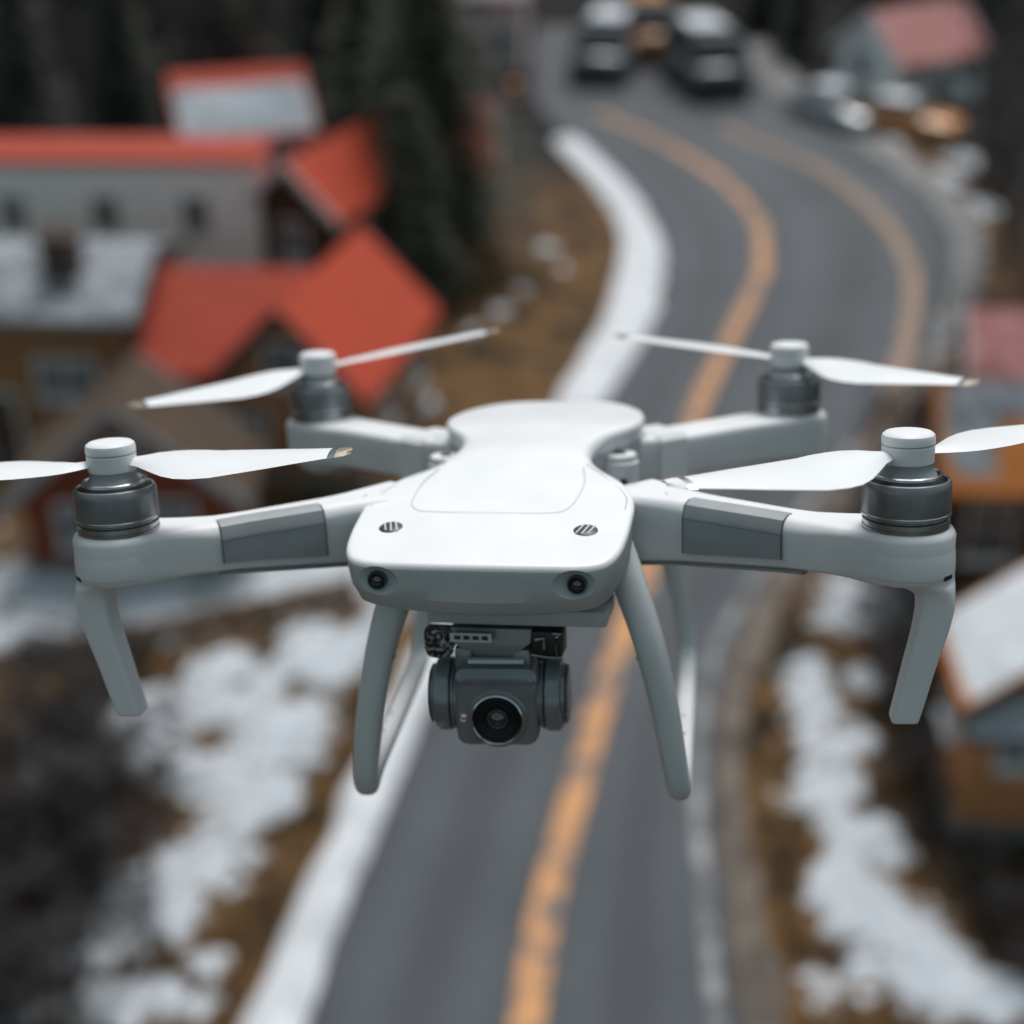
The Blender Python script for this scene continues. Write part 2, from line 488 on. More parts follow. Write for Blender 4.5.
edge_y = poly([(9.6, 36), (11.3, 39.61), (13.15, 44.94), (14.4, 49.49), (14.83, 53.71), (14.51, 58.55), (13.33, 63.43), (11.02, 67.36), (9.5, 71)])
kerb_o = poly([(4.49, 16.36), (4.41, 19.11), (4.45, 21.76), (4.94, 24.93), (6.53, 28.77), (8.3, 32), (11.2, 37), (13.9, 42)])

SNOW_BLOBS = [(-11.44, 28.35, 1.9, 2.51), (-8.46, 28.56, 2.0, 1.9), (-5.98, 29.2, 2.3, 1.53), (-4.13, 29.9, 1.4, 1.4), (-2.75, 27.5, 0.9, 1.18), (-4.04, 26.56, 1.33, 1.33), (-6.04, 25.28, 1.5, 1.41), (-7.47, 23.92, 1.24, 1.32), (-4.37, 23.92, 1.03, 1.48), (-5.55, 22.35, 1.38, 1.5), (-4.68, 21.76, 0.68, 0.86), (-5.55, 20.12, 1.1, 1.04), (-6.44, 19.11, 1.07, 1.22), (-7.21, 17.94, 1.03, 0.9), (-6.45, 16.86, 1.15, 0.63), (-5.02, 17.61, 0.42, 0.33), (-5.09, 16.65, 0.49, 0.31), (-8.09, 16.86, 0.66, 0.63), (-9.27, 22.96, 0.6, 0.94),
  (7.94, 28.77, 1.64, 1.49), (6.17, 25.28, 0.86, 1.41), (7.64, 25.64, 0.54, 0.54), (5.07, 23.59, 0.51, 0.48), (6.5, 23.59, 0.82, 0.81), (4.99, 21.76, 0.54, 0.58), (6.11, 22.05, 0.78, 0.88), (6.5, 20.65, 0.84, 0.95), (5.83, 19.11, 0.89, 0.97), (6.61, 18.63, 1.05, 0.95), (6.98, 17.28, 1.0, 0.87), (7.86, 16.86, 0.82, 0.63), (4.97, 17.07, 0.41, 0.64), (5.98, 17.28, 0.5, 0.54), (5.4, 15.0, 1.2, .8), (7.5, 14.5, 1.4, 1),
  (1.3, 52.6, 0.4, .55), (1.9, 50.6, .3, .5), (0.3, 48.52, 0.42, 0.5), (-.4, 46.6, .35, .5), (16.9, 66.5, .9, 1.6), (18.4, 61.26, .9, 1.2), (18.8, 57.28, .8, 1.3), (-2.73, 39.26, 0.5, 0.5), (-1.39, 44.94, 0.36, 0.5), (17.4, 71, 1.0, 1.2), (20, 64, .8, 1.3), (13, 45, .5, 1), (-14, 24, 2, 2), (-16, 30, 3, 3), (-13.5, 19, 1.4, 2.2), (-18, 25, 2.2, 1.6), (-20, 34, 2.5, 2), (-11.5, 15.5, 1.5, 1.2), (11, 15.5, 1.6, 1.2), (-22, 42, 2.5, 2)]

def build_ground():
    xs = np.concatenate([-np.geomspace(400, 19, 26), np.arange(-18.6, 23.2, .2), np.geomspace(23.6, 400, 26)])
    ys = np.concatenate([-np.geomspace(200, 6, 12), np.arange(-4, 12, .8), np.arange(12.2, 34, .2), np.arange(34.3, 80, .4), np.geomspace(81, 500, 30)])
    X, Y = np.meshgrid(xs, ys)
    snow = np.zeros_like(X)
    for bx, by, rx, ry in SNOW_BLOBS:
        d = ((X - bx) / rx) ** 2 + ((Y - by) / ry) ** 2
        snow = np.maximum(snow, np.clip(1.22 - .62 * d, 0, 1) * .82)
    rl, rr = road_l(Y), road_r(Y)
    out = np.maximum(rl - 1.0 - X, X - rr - .9)
    off = np.clip((out + .2) / 1.2, 0, 1)
    nz = np.zeros_like(X)
    far = (np.abs(X) < 60) & (Y < 130) & (Y > 0)
    for i, j in zip(*np.nonzero(far)):
        v = Vector((X[i, j] * .9, Y[i, j] * .9, 3.1))
        nz[i, j] = noise.noise(v) + .5 * noise.noise(v * 2.3) + .25 * noise.noise(v * 5.1)
    sn = np.clip(snow + nz * .42, 0, 1) * off
    Z = -.03 + off * (.05 + .10 * nz * np.clip(off, 0, 1) + .12 * np.clip(sn * 2 - .7, 0, 1))
    hill = np.clip(Y - 92, 0, None) * .28 + np.clip(np.abs(X) - 34, 0, None) * .12
    Z = Z + np.minimum(hill, 60)
    litter = np.clip((Y - 56 - np.clip(X, -20, 6) * .6) / 8, 0, 1) * ((X < 3) | (Y > 76)) + np.clip((X - 18) / 3, 0, 1) * (Y > 33) + .6 * np.clip((-X - 6.4) / 1.5, 0, 1) * np.clip((24.5 - Y) / 1.5, 0, 1) + .75 * np.clip((X - kerb_o(Y) - 2.4) / 1.2, 0, 1) * (Y < 34)
    litter = np.clip(litter, 0, 1) * (1 - np.clip(snow * 2, 0, 1))
    ny, nx = X.shape
    V = np.stack([X, Y, Z], -1).reshape(-1, 3)
    F = [(j * nx + i, j * nx + i + 1, (j + 1) * nx + i + 1, (j + 1) * nx + i) for j in range(ny - 1) for i in range(nx - 1)]
    me = bpy.data.meshes.new('ground')
    me.from_pydata(V.tolist(), [], F)
    for nm, arr in (('snow', sn), ('litter', litter)):
        a = me.attributes.new(nm, 'FLOAT', 'POINT')
        a.data.foreach_set('value', arr.reshape(-1).astype(np.float32))
    me.materials.append(M['ground'])
    for p in me.polygons: p.use_smooth = True
    o = bpy.data.objects.new('ground', me); COL.objects.link(o)
    return struct(o)
build_ground()

def strip(name, fl, fr, y0, y1, z, mat, step=.4, ncol=1, kind='structure', jag=0.0):
    ys = np.arange(y0, y1 + .01, step)
    V = []; F = []
    for k, y in enumerate(ys):
        a, b = float(fl(y)), float(fr(y))
        if jag:
            a += jag * noise.noise(Vector((y * 1.3, 1, 2))); b += jag * noise.noise(Vector((y * 1.1, 7, 2)))
        for c in range(ncol + 1):
            V.append((a + (b - a) * c / ncol, y, z))
    for k in range(len(ys) - 1):
        for c in range(ncol):
            i = k * (ncol + 1) + c
            F.append((i, i + 1, i + ncol + 2, i + ncol + 1))
    o = mesh_obj(name, V, F, mat, merge=0)
    return struct(o, kind)

def build_road():
    NC = 32
    o = strip('road', lambda y: road_l(y) - .3, lambda y: road_r(y) + .3, -20, 125, .02, M['asphalt'], .5, NC)
    me = o.data
    a = me.attributes.new('wear', 'FLOAT', 'POINT')
    vals = []
    for v in me.vertices:
        x, y = v.co.x, v.co.y
        l, mm, r = float(road_l(y)), float(mid_y(y)), float(road_r(y))
        mm = max(mm, l + 1.5)
        t = (x - l) / max(mm - l, .1) if x < mm else (x - mm) / max(r - mm, .1)
        t = min(max(t, 0), 1)
        vals.append(.5 + .5 * math.cos(t * 4 * math.pi))
    a.data.foreach_set('value', vals)
    strip('yellow_centre_line', lambda y: mid_y(y) - .28, lambda y: mid_y(y) + .28, -10, 72, .026, M['yellow'], .4, 2)
    strip('yellow_edge_line', lambda y: edge_y(y) - .28, lambda y: edge_y(y) + .28, 36.5, 70, .026, M['yellow_pale'], .4, 2)
    strip('white_edge_line', lambda y: road_r(y) - .42, lambda y: road_r(y) - .16, -10, 41, .026, M['white_line'], .4, 2)
    strip('gravel_shoulder', lambda y: road_r(y) + .02, lambda y: road_r(y) + np.interp(y, [40, 46, 60, 80], [.7, 1.0, 1.5, 2.2]), 41, 88, .06, M['gravel'], .4, 3, jag=.5)
build_road()

def build_kerb():
    # raised stone kerb along the right-hand road edge
    prof = [(0, 0), (.03, .11), (.09, .13)]
    ys = np.arange(-10, 43, .5)
    V = []; F = []
    for y in ys:
        a = float(road_r(y)) + .05; b = max(float(kerb_o(y)), a + .55) + .22 * noise.noise(Vector((y * .9, 5, 1))) + .1 * noise.noise(Vector((y * 2.7, 5, 1)))
        V += [(a, y, -.05), (a + .02, y, .12), (a + .07, y, .15), (b - .1, y, .15), (b, y, .10), (b, y, -.05)]
    for k in range(len(ys) - 1):
        for c in range(5):
            i = k * 6 + c
            F.append((i, i + 1, i + 7, i + 6))
    struct(mesh_obj('kerb', V, F, M['kerb'], merge=0))
build_kerb()

def build_bank():
    # ploughed snow heaped along the left-hand road edge
    ys = np.arange(-6, 67.5, .3); NC = 10
    V = []; F = []
    for y in ys:
        b = float(road_l(y)) + .12 + .15 * noise.noise(Vector((y * .8, 3, 0)))
        a = float(bank_l(y)) + .18 * noise.noise(Vector((y * .7, 9, 0)))
        a = min(a, b - .7)
        for c in range(NC + 1):
            t = c / NC
            h = .24 * math.sin(math.pi * t) ** .6 if 0 < t < 1 else 0
            x = a + (b - a) * t
            h *= 1 + .45 * noise.noise(Vector((x * 2.2, y * 1.6, 0)))
            V.append((x, y, h - .01 if 0 < t < 1 else -.04))
    for k in range(len(ys) - 1):
        for c in range(NC):
            i = k * (NC + 1) + c
            F.append((i, i + 1, i + NC + 2, i + NC + 1))
    o = struct(mesh_obj('snow_bank', V, F, M['snow_dirty'], merge=0))
build_bank()

# ------------------------------------------------------------------ houses
def window(root, x, y, z, ww, hh, face='front', mullion=True, frame_mat=None):
    """a framed window with sill and pane; face front looks to -y, left to -x, right to +x"""
    fr = MB(); t = .08; dpt = .07
    def b(cx, cz, sx, sz, d=dpt, o=0):
        if face == 'front':
            fr.add(box((x + cx, y - d / 2 - o, z + cz), (sx, d, sz), .01))
        else:
            s = -1 if face == 'left' else 1
            fr.add(box((x + s * (d / 2 + o), y + cx, z + cz), (d, sx, sz), .01))
    b(-ww / 2 - t / 2, 0, t, hh); b(ww / 2 + t / 2, 0, t, hh)
    b(0, hh / 2 + t / 2, ww + 2 * t, t); b(0, -hh / 2 - t / 2, ww + 2 * t, t)
    if mullion:
        b(0, 0, .05, hh, .05)
        b(0, hh * .12, ww, .04, .045)
    f = fr.build('window', frame_mat or M['trim'], root)
    if face == 'front':
        p = box((x, y - .012, z), (ww, .02, hh)); s = box((x, y - .1, z - hh / 2 - t - .03), (ww + .3, .2, .06), .01)
    else:
        sg = -1 if face == 'left' else 1
        p = box((x + sg * .012, y, z), (.02, ww, hh)); s = box((x + sg * .1, y, z - hh / 2 - t - .03), (.2, ww + .3, .06), .01)
    mesh_obj('pane', *p, M['pane'], f, merge=0)
    mesh_obj('sill', *s, M['trim'], f, merge=0)

def house(name, label, loc, yaw, wd, dp, eave, ridge, axis, wall, roof, snow=None, snow_cover=1.0, barge=None, wins=(), door=None, chimney=None, ov=.35, cat='house', group=None, base=.35, snow_side='both', snow_gap=0.0):
    root = tag(empty(name, loc, yaw), label, cat, group)
    hw = wd / 2
    # walls
    if axis == 'x':
        prof = [(0, -.4), (dp, -.4), (dp, eave), (dp / 2, ridge), (0, eave)]
        A = [(-hw, y, z) for y, z in prof]; B = [(hw, y, z) for y, z in prof]
        half, L = dp / 2, hw
    else:
        prof = [(-hw, -.4), (hw, -.4), (hw, eave), (0, ridge), (-hw, eave)]
        A = [(x, 0, z) for x, z in prof]; B = [(x, dp, z) for x, z in prof]
        half, L = hw, dp
    mesh_obj('wall', *loft([A, B]), wall, root, merge=0)
    f = MB()
    f.add(box((0, -.03, base / 2 - .2), (wd + .06, .06, base + .4))); f.add(box((0, dp + .03, base / 2 - .2), (wd + .06, .06, base + .4)))
    f.add(box((-hw - .03, dp / 2, base / 2 - .2), (.06, dp - .002, base + .4))); f.add(box((hw + .03, dp / 2, base / 2 - .2), (.06, dp - .002, base + .4)))
    f.build('foundation', M['stone'], root)
    sl = (ridge - eave) / half
    th = .16
    def roof_prof(off, thick, extra=0, s0=-1, s1=1):
        # lambda-shaped section in (t,z), t measured across the ridge
        e = half + ov + extra
        pts_top = [(-e, eave - sl * (ov + extra) + off + thick), (0, ridge + off + thick), (e, eave - sl * (ov + extra) + off + thick)]
        pts_bot = [(e, eave - sl * (ov + extra) + off), (0, ridge + off), (-e, eave - sl * (ov + extra) + off)]
        return pts_top + pts_bot
    def place(t, a, z):
        return (a, dp / 2 + t, z) if axis == 'x' else (t, a, z)
    a0, a1 = (-hw - ov, hw + ov) if axis == 'x' else (-ov, dp + ov)
    rp = roof_prof(.01, th)
    ro = mesh_obj('roof', *loft([[place(t, a0, z) for t, z in rp], [place(t, a1, z) for t, z in rp]]), roof, root, merge=0, ang=20)
    if snow:
        # uneven sheet of snow lying on the slopes
        NA, NT = max(10, int((a1 - a0) / .22)), 14
        V = []; F = []
        ts = [-1 + 2 * k / (2 * NT) for k in range(2 * NT + 1)]
        if snow_side == 'front': ts = [t for t in ts if t <= .001 - snow_gap]
        if snow_side == 'back': ts = [t for t in ts if t >= -0.001]
        for i in range(NA + 1):
            a = a0 + .04 + (a1 - a0 - .08) * i / NA
            for t in ts:
                tt = t * (half + ov - .06)
                z = ridge - sl * abs(tt) + .01 + th
                nn = noise.noise(Vector((a * .8 + loc[0], tt * .8 + loc[1], 1.7)))
                h = .05 + .10 * (nn + .5) * snow_cover
                edge = min(1, (1 - abs(t)) * 6, i / 2 + .001, (NA - i) / 2 + .001)
                if snow_cover < 1: h -= (1 - snow_cover) * .14
                V.append(place(tt, a, z + h * edge - .015 * (1 - edge)))
        m = len(ts)
        for i in range(NA):
            for k in range(m - 1):
                q = i * m + k
                F.append((q, q + 1, q + m + 1, q + m))
        mesh_obj('snow_cover', V, F, snow, ro, merge=0)
    if barge:
        for a in (a0 - .03, a1 + .03):
            bb = MB()
            for s in (-1, 1):
                e = half + ov
                p0 = np.array((s * e, eave - sl * ov + .02)); p1 = np.array((0, ridge + .02))
                ring0 = [place(p0[0], a - .03, p0[1] - .14), place(p0[0], a + .03, p0[1] - .14), place(p0[0], a + .03, p0[1] + .2), place(p0[0], a - .03, p0[1] + .2)]
                ring1 = [place(p1[0], a - .03, p1[1] - .14), place(p1[0], a + .03, p1[1] - .14), place(p1[0], a + .03, p1[1] + .2), place(p1[0], a - .03, p1[1] + .2)]
                bb.add(loft([ring0, ring1]))
            bb.build('bargeboard', barge, root, merge=.002)
    for wn in wins:
        face, u, z, ww, hh = wn[:5]
        if face == 'front': window(root, u, 0, z, ww, hh)
        elif face == 'left': window(root, -hw, u, z, ww, hh, 'left')
        else: window(root, hw, u, z, ww, hh, 'right')
    if door:
        u, ww, hh = door
        d = MB()
        d.add(box((u, -.03, hh / 2), (ww, .06, hh), .01))
        do = d.build('door', M['door'], root)
        fr = MB()
        fr.add(box((u - ww / 2 - .06, -.045, hh / 2), (.1, .09, hh))); fr.add(box((u + ww / 2 + .06, -.045, hh / 2), (.1, .09, hh)))
        fr.add(box((u, -.045, hh + .055), (ww + .22, .09, .1)))
        fr.build('door_frame', M['trim'], do)
        mesh_obj('handle', *tube([(u + ww * .38, -.06, hh * .48), (u + ww * .38, -.11, hh * .48), (u + ww * .25, -.11, hh * .48)], [.015] * 3, 8), M['ring'], do, merge=0)
    if chimney:
        cx, cy, cz, cs, chh = chimney
        c = MB()
        c.add(box((cx, cy, cz), (cs, cs, chh), .02)); c.add(box((cx, cy, cz + chh / 2 + .06), (cs + .14, cs + .14, .12), .02))
        c.add(lathe([(.001, cz + chh / 2 + .12), (.12, cz + chh / 2 + .12), (.10, cz + chh / 2 + .38), (.001, cz + chh / 2 + .38)], 16, (cx, cy, 0)))
        c.build('chimney', M['brick'], ro)
    return root

G1 = 'houses of the village left of the road'
G2 = 'houses right of the road'
# white two-storey house and its wing
house('white_house', 'long white two-storey house with small dark windows and low red roof', (-14.4, 45.6, 0), R(-1), 12.6, 2.4, 5.4, 5.44, 'x', M['white_wall'], M['red_roof_dark'], ov=.2,
      wins=[('front', 4.25, 3.75, .75, 1.15), ('front', 1.35, 3.75, .75, 1.15), ('front', -1.65, 3.75, .75, 1.15), ('front', 4.25, 1.4, .75, 1.1), ('front', -1.65, 1.4, .75, 1.1), ('right', 1.2, 3.7, .9, 1.1)], door=(1.4, .95, 2.05), group=G1)
house('shaded_annexe', 'annexe with walls coloured dark for shade and bright red gable roof at the end of the white house', (-7.0, 45.2, 0), R(-24), 3.2, 5.6, 4.1, 5.5, 'y', M['dark_wall'], M['red_roof'], barge=M['trim'],  # end wall's shade put into colour: dark boards instead of white siding
      wins=[('front', 0, 3.0, .8, 1.2), ('right', 2.2, 3.0, .8, 1.1)], door=(.2, .9, 2.0), group=G1)
house('snowy_house', 'house with thick even snow on its roof beneath the dark forest', (-10.4, 57.6, 0), R(17), 4.8, 5.2, 3.0, 4.8, 'x', M['grey_wall'], M['red_roof'], snow=M['roof_snow_blue'], snow_side='front', snow_gap=.24,
      wins=[('front', 1.2, 1.6, .8, 1.0), ('front', -1.2, 1.6, .8, 1.0), ('right', 2.2, 1.6, .8, 1.0)], chimney=(1.4, 3.6, 4.9, .5, .9), group=G1)
house('cottage', 'small white cottage with red roof half hidden behind the tall dark conifer', (-2.6, 55.2, 0), R(6), 3.6, 4.0, 2.4, 4.2, 'x', M['white_wall'], M['red_roof_dark'], barge=M['trim'],
      wins=[('front', .9, 1.35, .7, .9), ('front', -.9, 1.35, .7, .9), ('right', 2, 1.4, .7, .9)], group=G1)
house('brown_house', 'brown boarded house with patchy snow on its grey roof and a dark chimney', (-13.6, 35.8, 0), R(-2), 6.9, 5.4, 4.2, 5.1, 'x', M['ochre_wall'], M['grey_roof'], snow=M['roof_snow'], barge=M['trim_dark'],
      wins=[('front', 1.7, 2.5, 1.5, 1.0), ('front', -1.7, 2.5, 1.1, 1.0), ('right', 2.7, 2.9, .9, 1.1)], door=(-.3, .9, 2.0), chimney=(1.55, 1.5, 5.4, .9, 1.1), group=G1)
house('red_roofed_house', 'ochre house with plain orange-red roof beside the snowy brown house', (-7.6, 35.2, 0), R(-3), 4.0, 6.0, 3.0, 4.55, 'x', M['tan_wall'], M['red_roof_dark'], barge=M['trim_dark'],  # left block's roof shading put into colour: darker red than the gabled wing
      wins=[('front', -.9, 1.7, .8, 1.0)], group=G1)
house('gabled_house', 'ochre gabled house with large bright red roof nearest the road bend', (-5.8, 34.4, 0), R(-14), 3.9, 5.8, 3.0, 5.0, 'y', M['tan_wall'], M['red_roof'], barge=M['trim_dark'],
      wins=[('front', 0, 3.55, 1.0, 1.0), ('front', -1.1, 1.5, .8, 1.0), ('front', 1.1, 1.5, .8, 1.0), ('right', 2.0, 1.7, .9, 1.0), ('right', 4.6, 1.7, .9, 1.0)], group=G1)
house('rust_red_house', 'rust-red gabled house with snow-dusted grey eaves nearest the wooden fence', (-9.0, 29.9, 0), R(2), 5.0, 2.2, 2.35, 4.45, 'y', M['rust_wall'], M['brown_roof'], barge=M['trim_grey'], ov=.45,
      wins=[('front', .95, 1.45, 1.0, 1.0), ('front', -1.15, 1.45, 1.0, 1.0), ('front', 0, 3.2, .6, .6)], door=(-.1, .9, 1.95), group=G1)
# right of the road
hut = house('tan_hut', 'tan timber hut under a thick snow roof by the right-hand snow bank', (10.75, 20.6, 0), R(-4), 5.0, 2.2, 3.3, 5.4, 'y', M['orange_wall'], M['orange_roof'], snow=M['snow'], barge=M['brown_roof'],
      wins=[('front', -1.7, 2.1, .45, .55), ('front', .6, 1.6, .8, .9), ('left', 1.3, 2.1, .8, .9)], door=(1.6, .9, 2.0), group=G2)
mesh_obj('porch_roof', *loft([[(-2.75, -.42, 2.50), (-.6, -.42, 2.50), (-.6, -.42, 2.60), (-2.75, -.42, 2.60)], [(-2.75, -.02, 3.05), (-.6, -.02, 3.05), (-.6, -.02, 3.18), (-2.75, -.02, 3.18)]]), M['trim_dark'], hut, merge=0)
mesh_obj('porch_snow', *loft([[(-2.72, -.41, 2.605), (-.63, -.41, 2.605), (-.66, -.38, 2.72), (-2.69, -.38, 2.72)], [(-2.72, -.02, 3.185), (-.63, -.02, 3.185), (-.66, -.02, 3.28), (-2.69, -.02, 3.28)]]), M['roof_snow_blue'], hut, merge=0)
house('brown_barn', 'dark brown barn with orange roof patched with snow right of the road', (12.6, 26.9, 0), R(-3), 6.6, 3.0, 4.2, 5.6, 'x', M['dark_wall'], M['orange_roof'], snow=M['roof_snow'], snow_cover=.52, barge=M['trim_dark'],
      wins=[('front', -2.35, 2.95, .9, 1.3), ('front', 1.2, 2.9, .9, 1.3), ('left', 1.8, 2.6, .9, 1.1)], door=(-.4, 1.0, 2.1), group=G2)
house('dull_red_house', 'dull red roofed house behind the brown barn close to the road bend', (14.4, 32.6, 0), R(-6), 5.6, 3.0, 3.6, 4.9, 'x', M['dark_wall'], M['pink_roof'], barge=M['trim'],
      wins=[('front', -1.6, 2.4, .9, 1.1), ('front', 1.4, 2.4, .9, 1.1), ('left', 1.8, 2.3, .8, 1.0)], group=G2)
house('white_gabled_house', 'white gabled house with dusty pink-red roof behind the parked cars', (20.9, 72.5, 0), R(30), 5.4, 4.4, 2.7, 4.5, 'x', M['white_wall'], M['pink_roof'], barge=M['trim'],
      wins=[('front', -1.6, 1.8, .9, 1.0), ('front', 1.6, 1.8, .9, 1.0), ('left', 2.7, 2.0, 1.0, 1.2)], door=(0, .9, 2.0), group=G2)
# far end of the street
house('pink_house', 'pale pink house with snowy roof at the far end of the road', (-1.9, 79.5, 0), R(-4), 4.8, 5.0, 4.2, 6.2, 'x', M['pink_wall'], M['pink_roof'], snow=M['roof_snow_blue'], barge=M['trim'],
      wins=[('front', -1.4, 1.7, .9, 1.1), ('front', 1.4, 1.7, .9, 1.1), ('front', 0, 3.4, .9, 1.0)], door=(0, .9, 2.0))
house('snowy_cottage', 'white cottage with a snowy roof beyond the pale pink house', (-1.5, 89.0, 0), R(3), 5.0, 4.5, 3.4, 5.6, 'x', M['white_wall'], M['red_roof'], snow=M['snow'], barge=M['trim'],
      wins=[('front', -1.3, 1.8, .9, 1.1), ('front', 1.3, 1.8, .9, 1.1)])
house('orange_house', 'tall orange house facing down the road from its far end', (7.6, 108.0, 4.5), R(-3), 8.0, 6.0, 5.0, 7.6, 'y', M['orange_wall'], M['pink_roof'], barge=M['trim'],
      wins=[('front', -1.6, 2.0, .9, 1.2), ('front', 1.6, 2.0, .9, 1.2), ('front', 0, 5.0, .9, 1.0)])

# plank fence that crosses the snow on the left
def fence():
    pts = [(-14.5, 24.6), (-11.51, 25.64), (-8.52, 26.75), (-5.78, 27.86), (-3.75, 28.8)]
    root = tag(empty('plank_fence', (-14.5, 24.6, 0)), 'low weathered brown plank fence crossing the snow left of the road', 'fence')
    o0 = np.array((-14.5, 24.6))
    for k in range(len(pts) - 1):
        a = np.array(pts[k]) - o0; b = np.array(pts[k + 1]) - o0
        L = np.linalg.norm(b - a); ang = math.atan2(b[1] - a[1], b[0] - a[0])
        mid = (a + b) / 2
        rails = MB()
        for z, hh in ((.17, .17), (.37, .17), (.56, .15)):
            rails.add(box((mid[0], mid[1], z + rnd.uniform(-.01, .01)), (L - .02, .035, hh), .006, ang))
        rails.build('fence_boards', M['wood'], root)
        mesh_obj('post', *box((a[0], a[1] + .06, .33), (.11, .11, .8), .012, ang), M['wood'], root, merge=0)
    mesh_obj('post', *box((b[0], b[1] + .06, .33), (.11, .11, .8), .012, ang), M['wood'], root, merge=0)
fence()

# ------------------------------------------------------------------ trees
def conifer_mesh(h, rad, seed, dens=1.0):
    r = random.Random(seed)
    V = []; F = []
    levels = int(h * 3.2)
    for l in range(levels):
        t = l / levels
        z = h * (.08 + .92 * t)
        R0 = rad * (1 - t) ** .85 * r.uniform(.8, 1.12) + .12
        nb = max(4, int((9 + 6 * (1 - t)) * dens))
        for b in range(nb):
            a = r.uniform(0, 2 * math.pi)
            L = R0 * r.uniform(.6, 1.1)
            droop = r.uniform(.15, .5)
            nseg = max(3, int(L * 3.2))
            for s in range(nseg):
                u = (s + .6) / nseg
                px, py = math.cos(a) * L * u, math.sin(a) * L * u
                pz = z - droop * L * u * u + .12 * L * u
                for q in range(3):
                    sz = r.uniform(.16, .34) * (1.2 - .5 * u)
                    d = Vector((math.cos(a + r.uniform(-.9, .9)), math.sin(a + r.uniform(-.9, .9)), r.uniform(-.6, .15))).normalized()
                    sd_ = Vector((-d.y, d.x, r.uniform(-.4, .4))).normalized() * sz * .38
                    c = Vector((px + r.uniform(-.12, .12), py + r.uniform(-.12, .12), pz + r.uniform(-.08, .08)))
                    k = len(V)
                    V += [c - sd_ * .5, c + d * sz * .6 - sd_, c + d * sz * 1.5, c + d * sz * .6 + sd_]
                    F.append((k, k + 1, k + 2, k + 3))
    return V, F

def branchy(h, seed, r0=.14, spread=.5, depth=5, first=.35, kids=(3, 4)):
    """bare trunk and branching twigs: returns trunk and crown meshes"""
    r = random.Random(seed)
    trunk, crown = MB(), MB()
    def seg(p, d, L, rad, lvl, mb):
        pts = [p]; q = p.copy(); dd = d.copy()
        n = 4 if lvl < 2 else 3
        for i in range(n):
            dd = (dd + Vector((r.uniform(-1, 1), r.uniform(-1, 1), r.uniform(-.2, .7))) * .13).normalized()
            q = q + dd * L / n
            pts.append(q.copy())
        rr = [rad * (1 - .55 * i / n) for i in range(n + 1)]
        mb.add(tube(pts, rr, 8 if lvl == 0 else (5 if lvl < 3 else 3), (.3, .2, .93)))
        if lvl < depth:
            for c in range(r.randint(*kids)):
                u = r.uniform(first if lvl == 0 else .25, 1.0)
                k = min(int(u * n), n - 1); f = u * n - k
                bp = pts[k].lerp(pts[k + 1], f)
                a = r.uniform(0, 2 * math.pi)
                side = Vector((math.cos(a), math.sin(a), r.uniform(-.1, .6))).normalized()
                nd = (dd * (1 - spread) + side * spread * 1.3).normalized()
                seg(bp, nd, L * r.uniform(.5, .72), max(rad * (1 - .55 * u) * .62, .013), lvl + 1, crown)
    seg(Vector((0, 0, -.1)), Vector((r.uniform(-.05, .05), r.uniform(-.05, .05), 1)), h * .5, r0, 0, trunk)
    for c in range(3):
        pass
    return trunk, crown

TRUNK = {}
def tree_proto(name, kind, seed, h, rad=1.8, **kw):
    root = empty(name)
    if kind == 'conifer':
        mesh_obj('trunk', *tube([(0, 0, -.2), (.02, 0, h * .5), (0, .02, h * .97)], [.24 * h / 10, .14 * h / 10, .02], 9, (1, 0, 0)), M['bark'], root, merge=0)
        mesh_obj('crown', *conifer_mesh(h, rad, seed, kw.get('dens', 1)), kw.get('mat', M['needle']), root, merge=0)
    else:
        t, c = branchy(h, seed, **{k: v for k, v in kw.items() if k != 'mat'})
        t.build('trunk', M['bark'], root); c.build('crown', kw.get('mat', M['twig']), root)
    return root

def copy_tree(o, parent=None):
    c = o.copy(); COL.objects.link(c)
    if parent is not None: c.parent = parent
    for ch in list(o.children):
        copy_tree(ch, c)
    return c

def plant(proto_list, spots, labels, cat, group, used):
    for i, (x, y, s) in enumerate(spots):
        k = i % len(proto_list)
        p = proto_list[k]
        o = p if p.name not in used else copy_tree(p)
        used.add(p.name)
        zg = max(0, (y - 92) * .28)
        o.location = (x, y, zg); o.rotation_euler = (0, 0, rnd.uniform(0, 6.28)); o.scale = (s, s, s * rnd.uniform(.92, 1.12))
        tag(o, labels[k], cat, group)
used = set()
# the tall conifer between the village and the bend
big = tree_proto('conifer_tree', 'conifer', 5, 13.5, 4.4, dens=1.8, mat=M['needle2'])
big.location = (-2.9, 50.6, 0); tag(big, 'tallest dark olive conifer standing between the village and the road bend', 'tree')
b2 = tree_proto('conifer_tree', 'conifer', 8, 7.5, 2.4, dens=1.3, mat=M['needle2'])
b2.location = (-3.4, 47.0, 0); tag(b2, 'shorter bushy conifer at the foot of the tallest conifer', 'tree')
b3 = tree_proto('conifer_tree', 'conifer', 9, 11, 3.1, dens=1.4, mat=M['needle2'])
b3.location = (-5.3, 53.2, 0); tag(b3, 'broad conifer left of the tallest conifer, behind the annexe', 'tree')
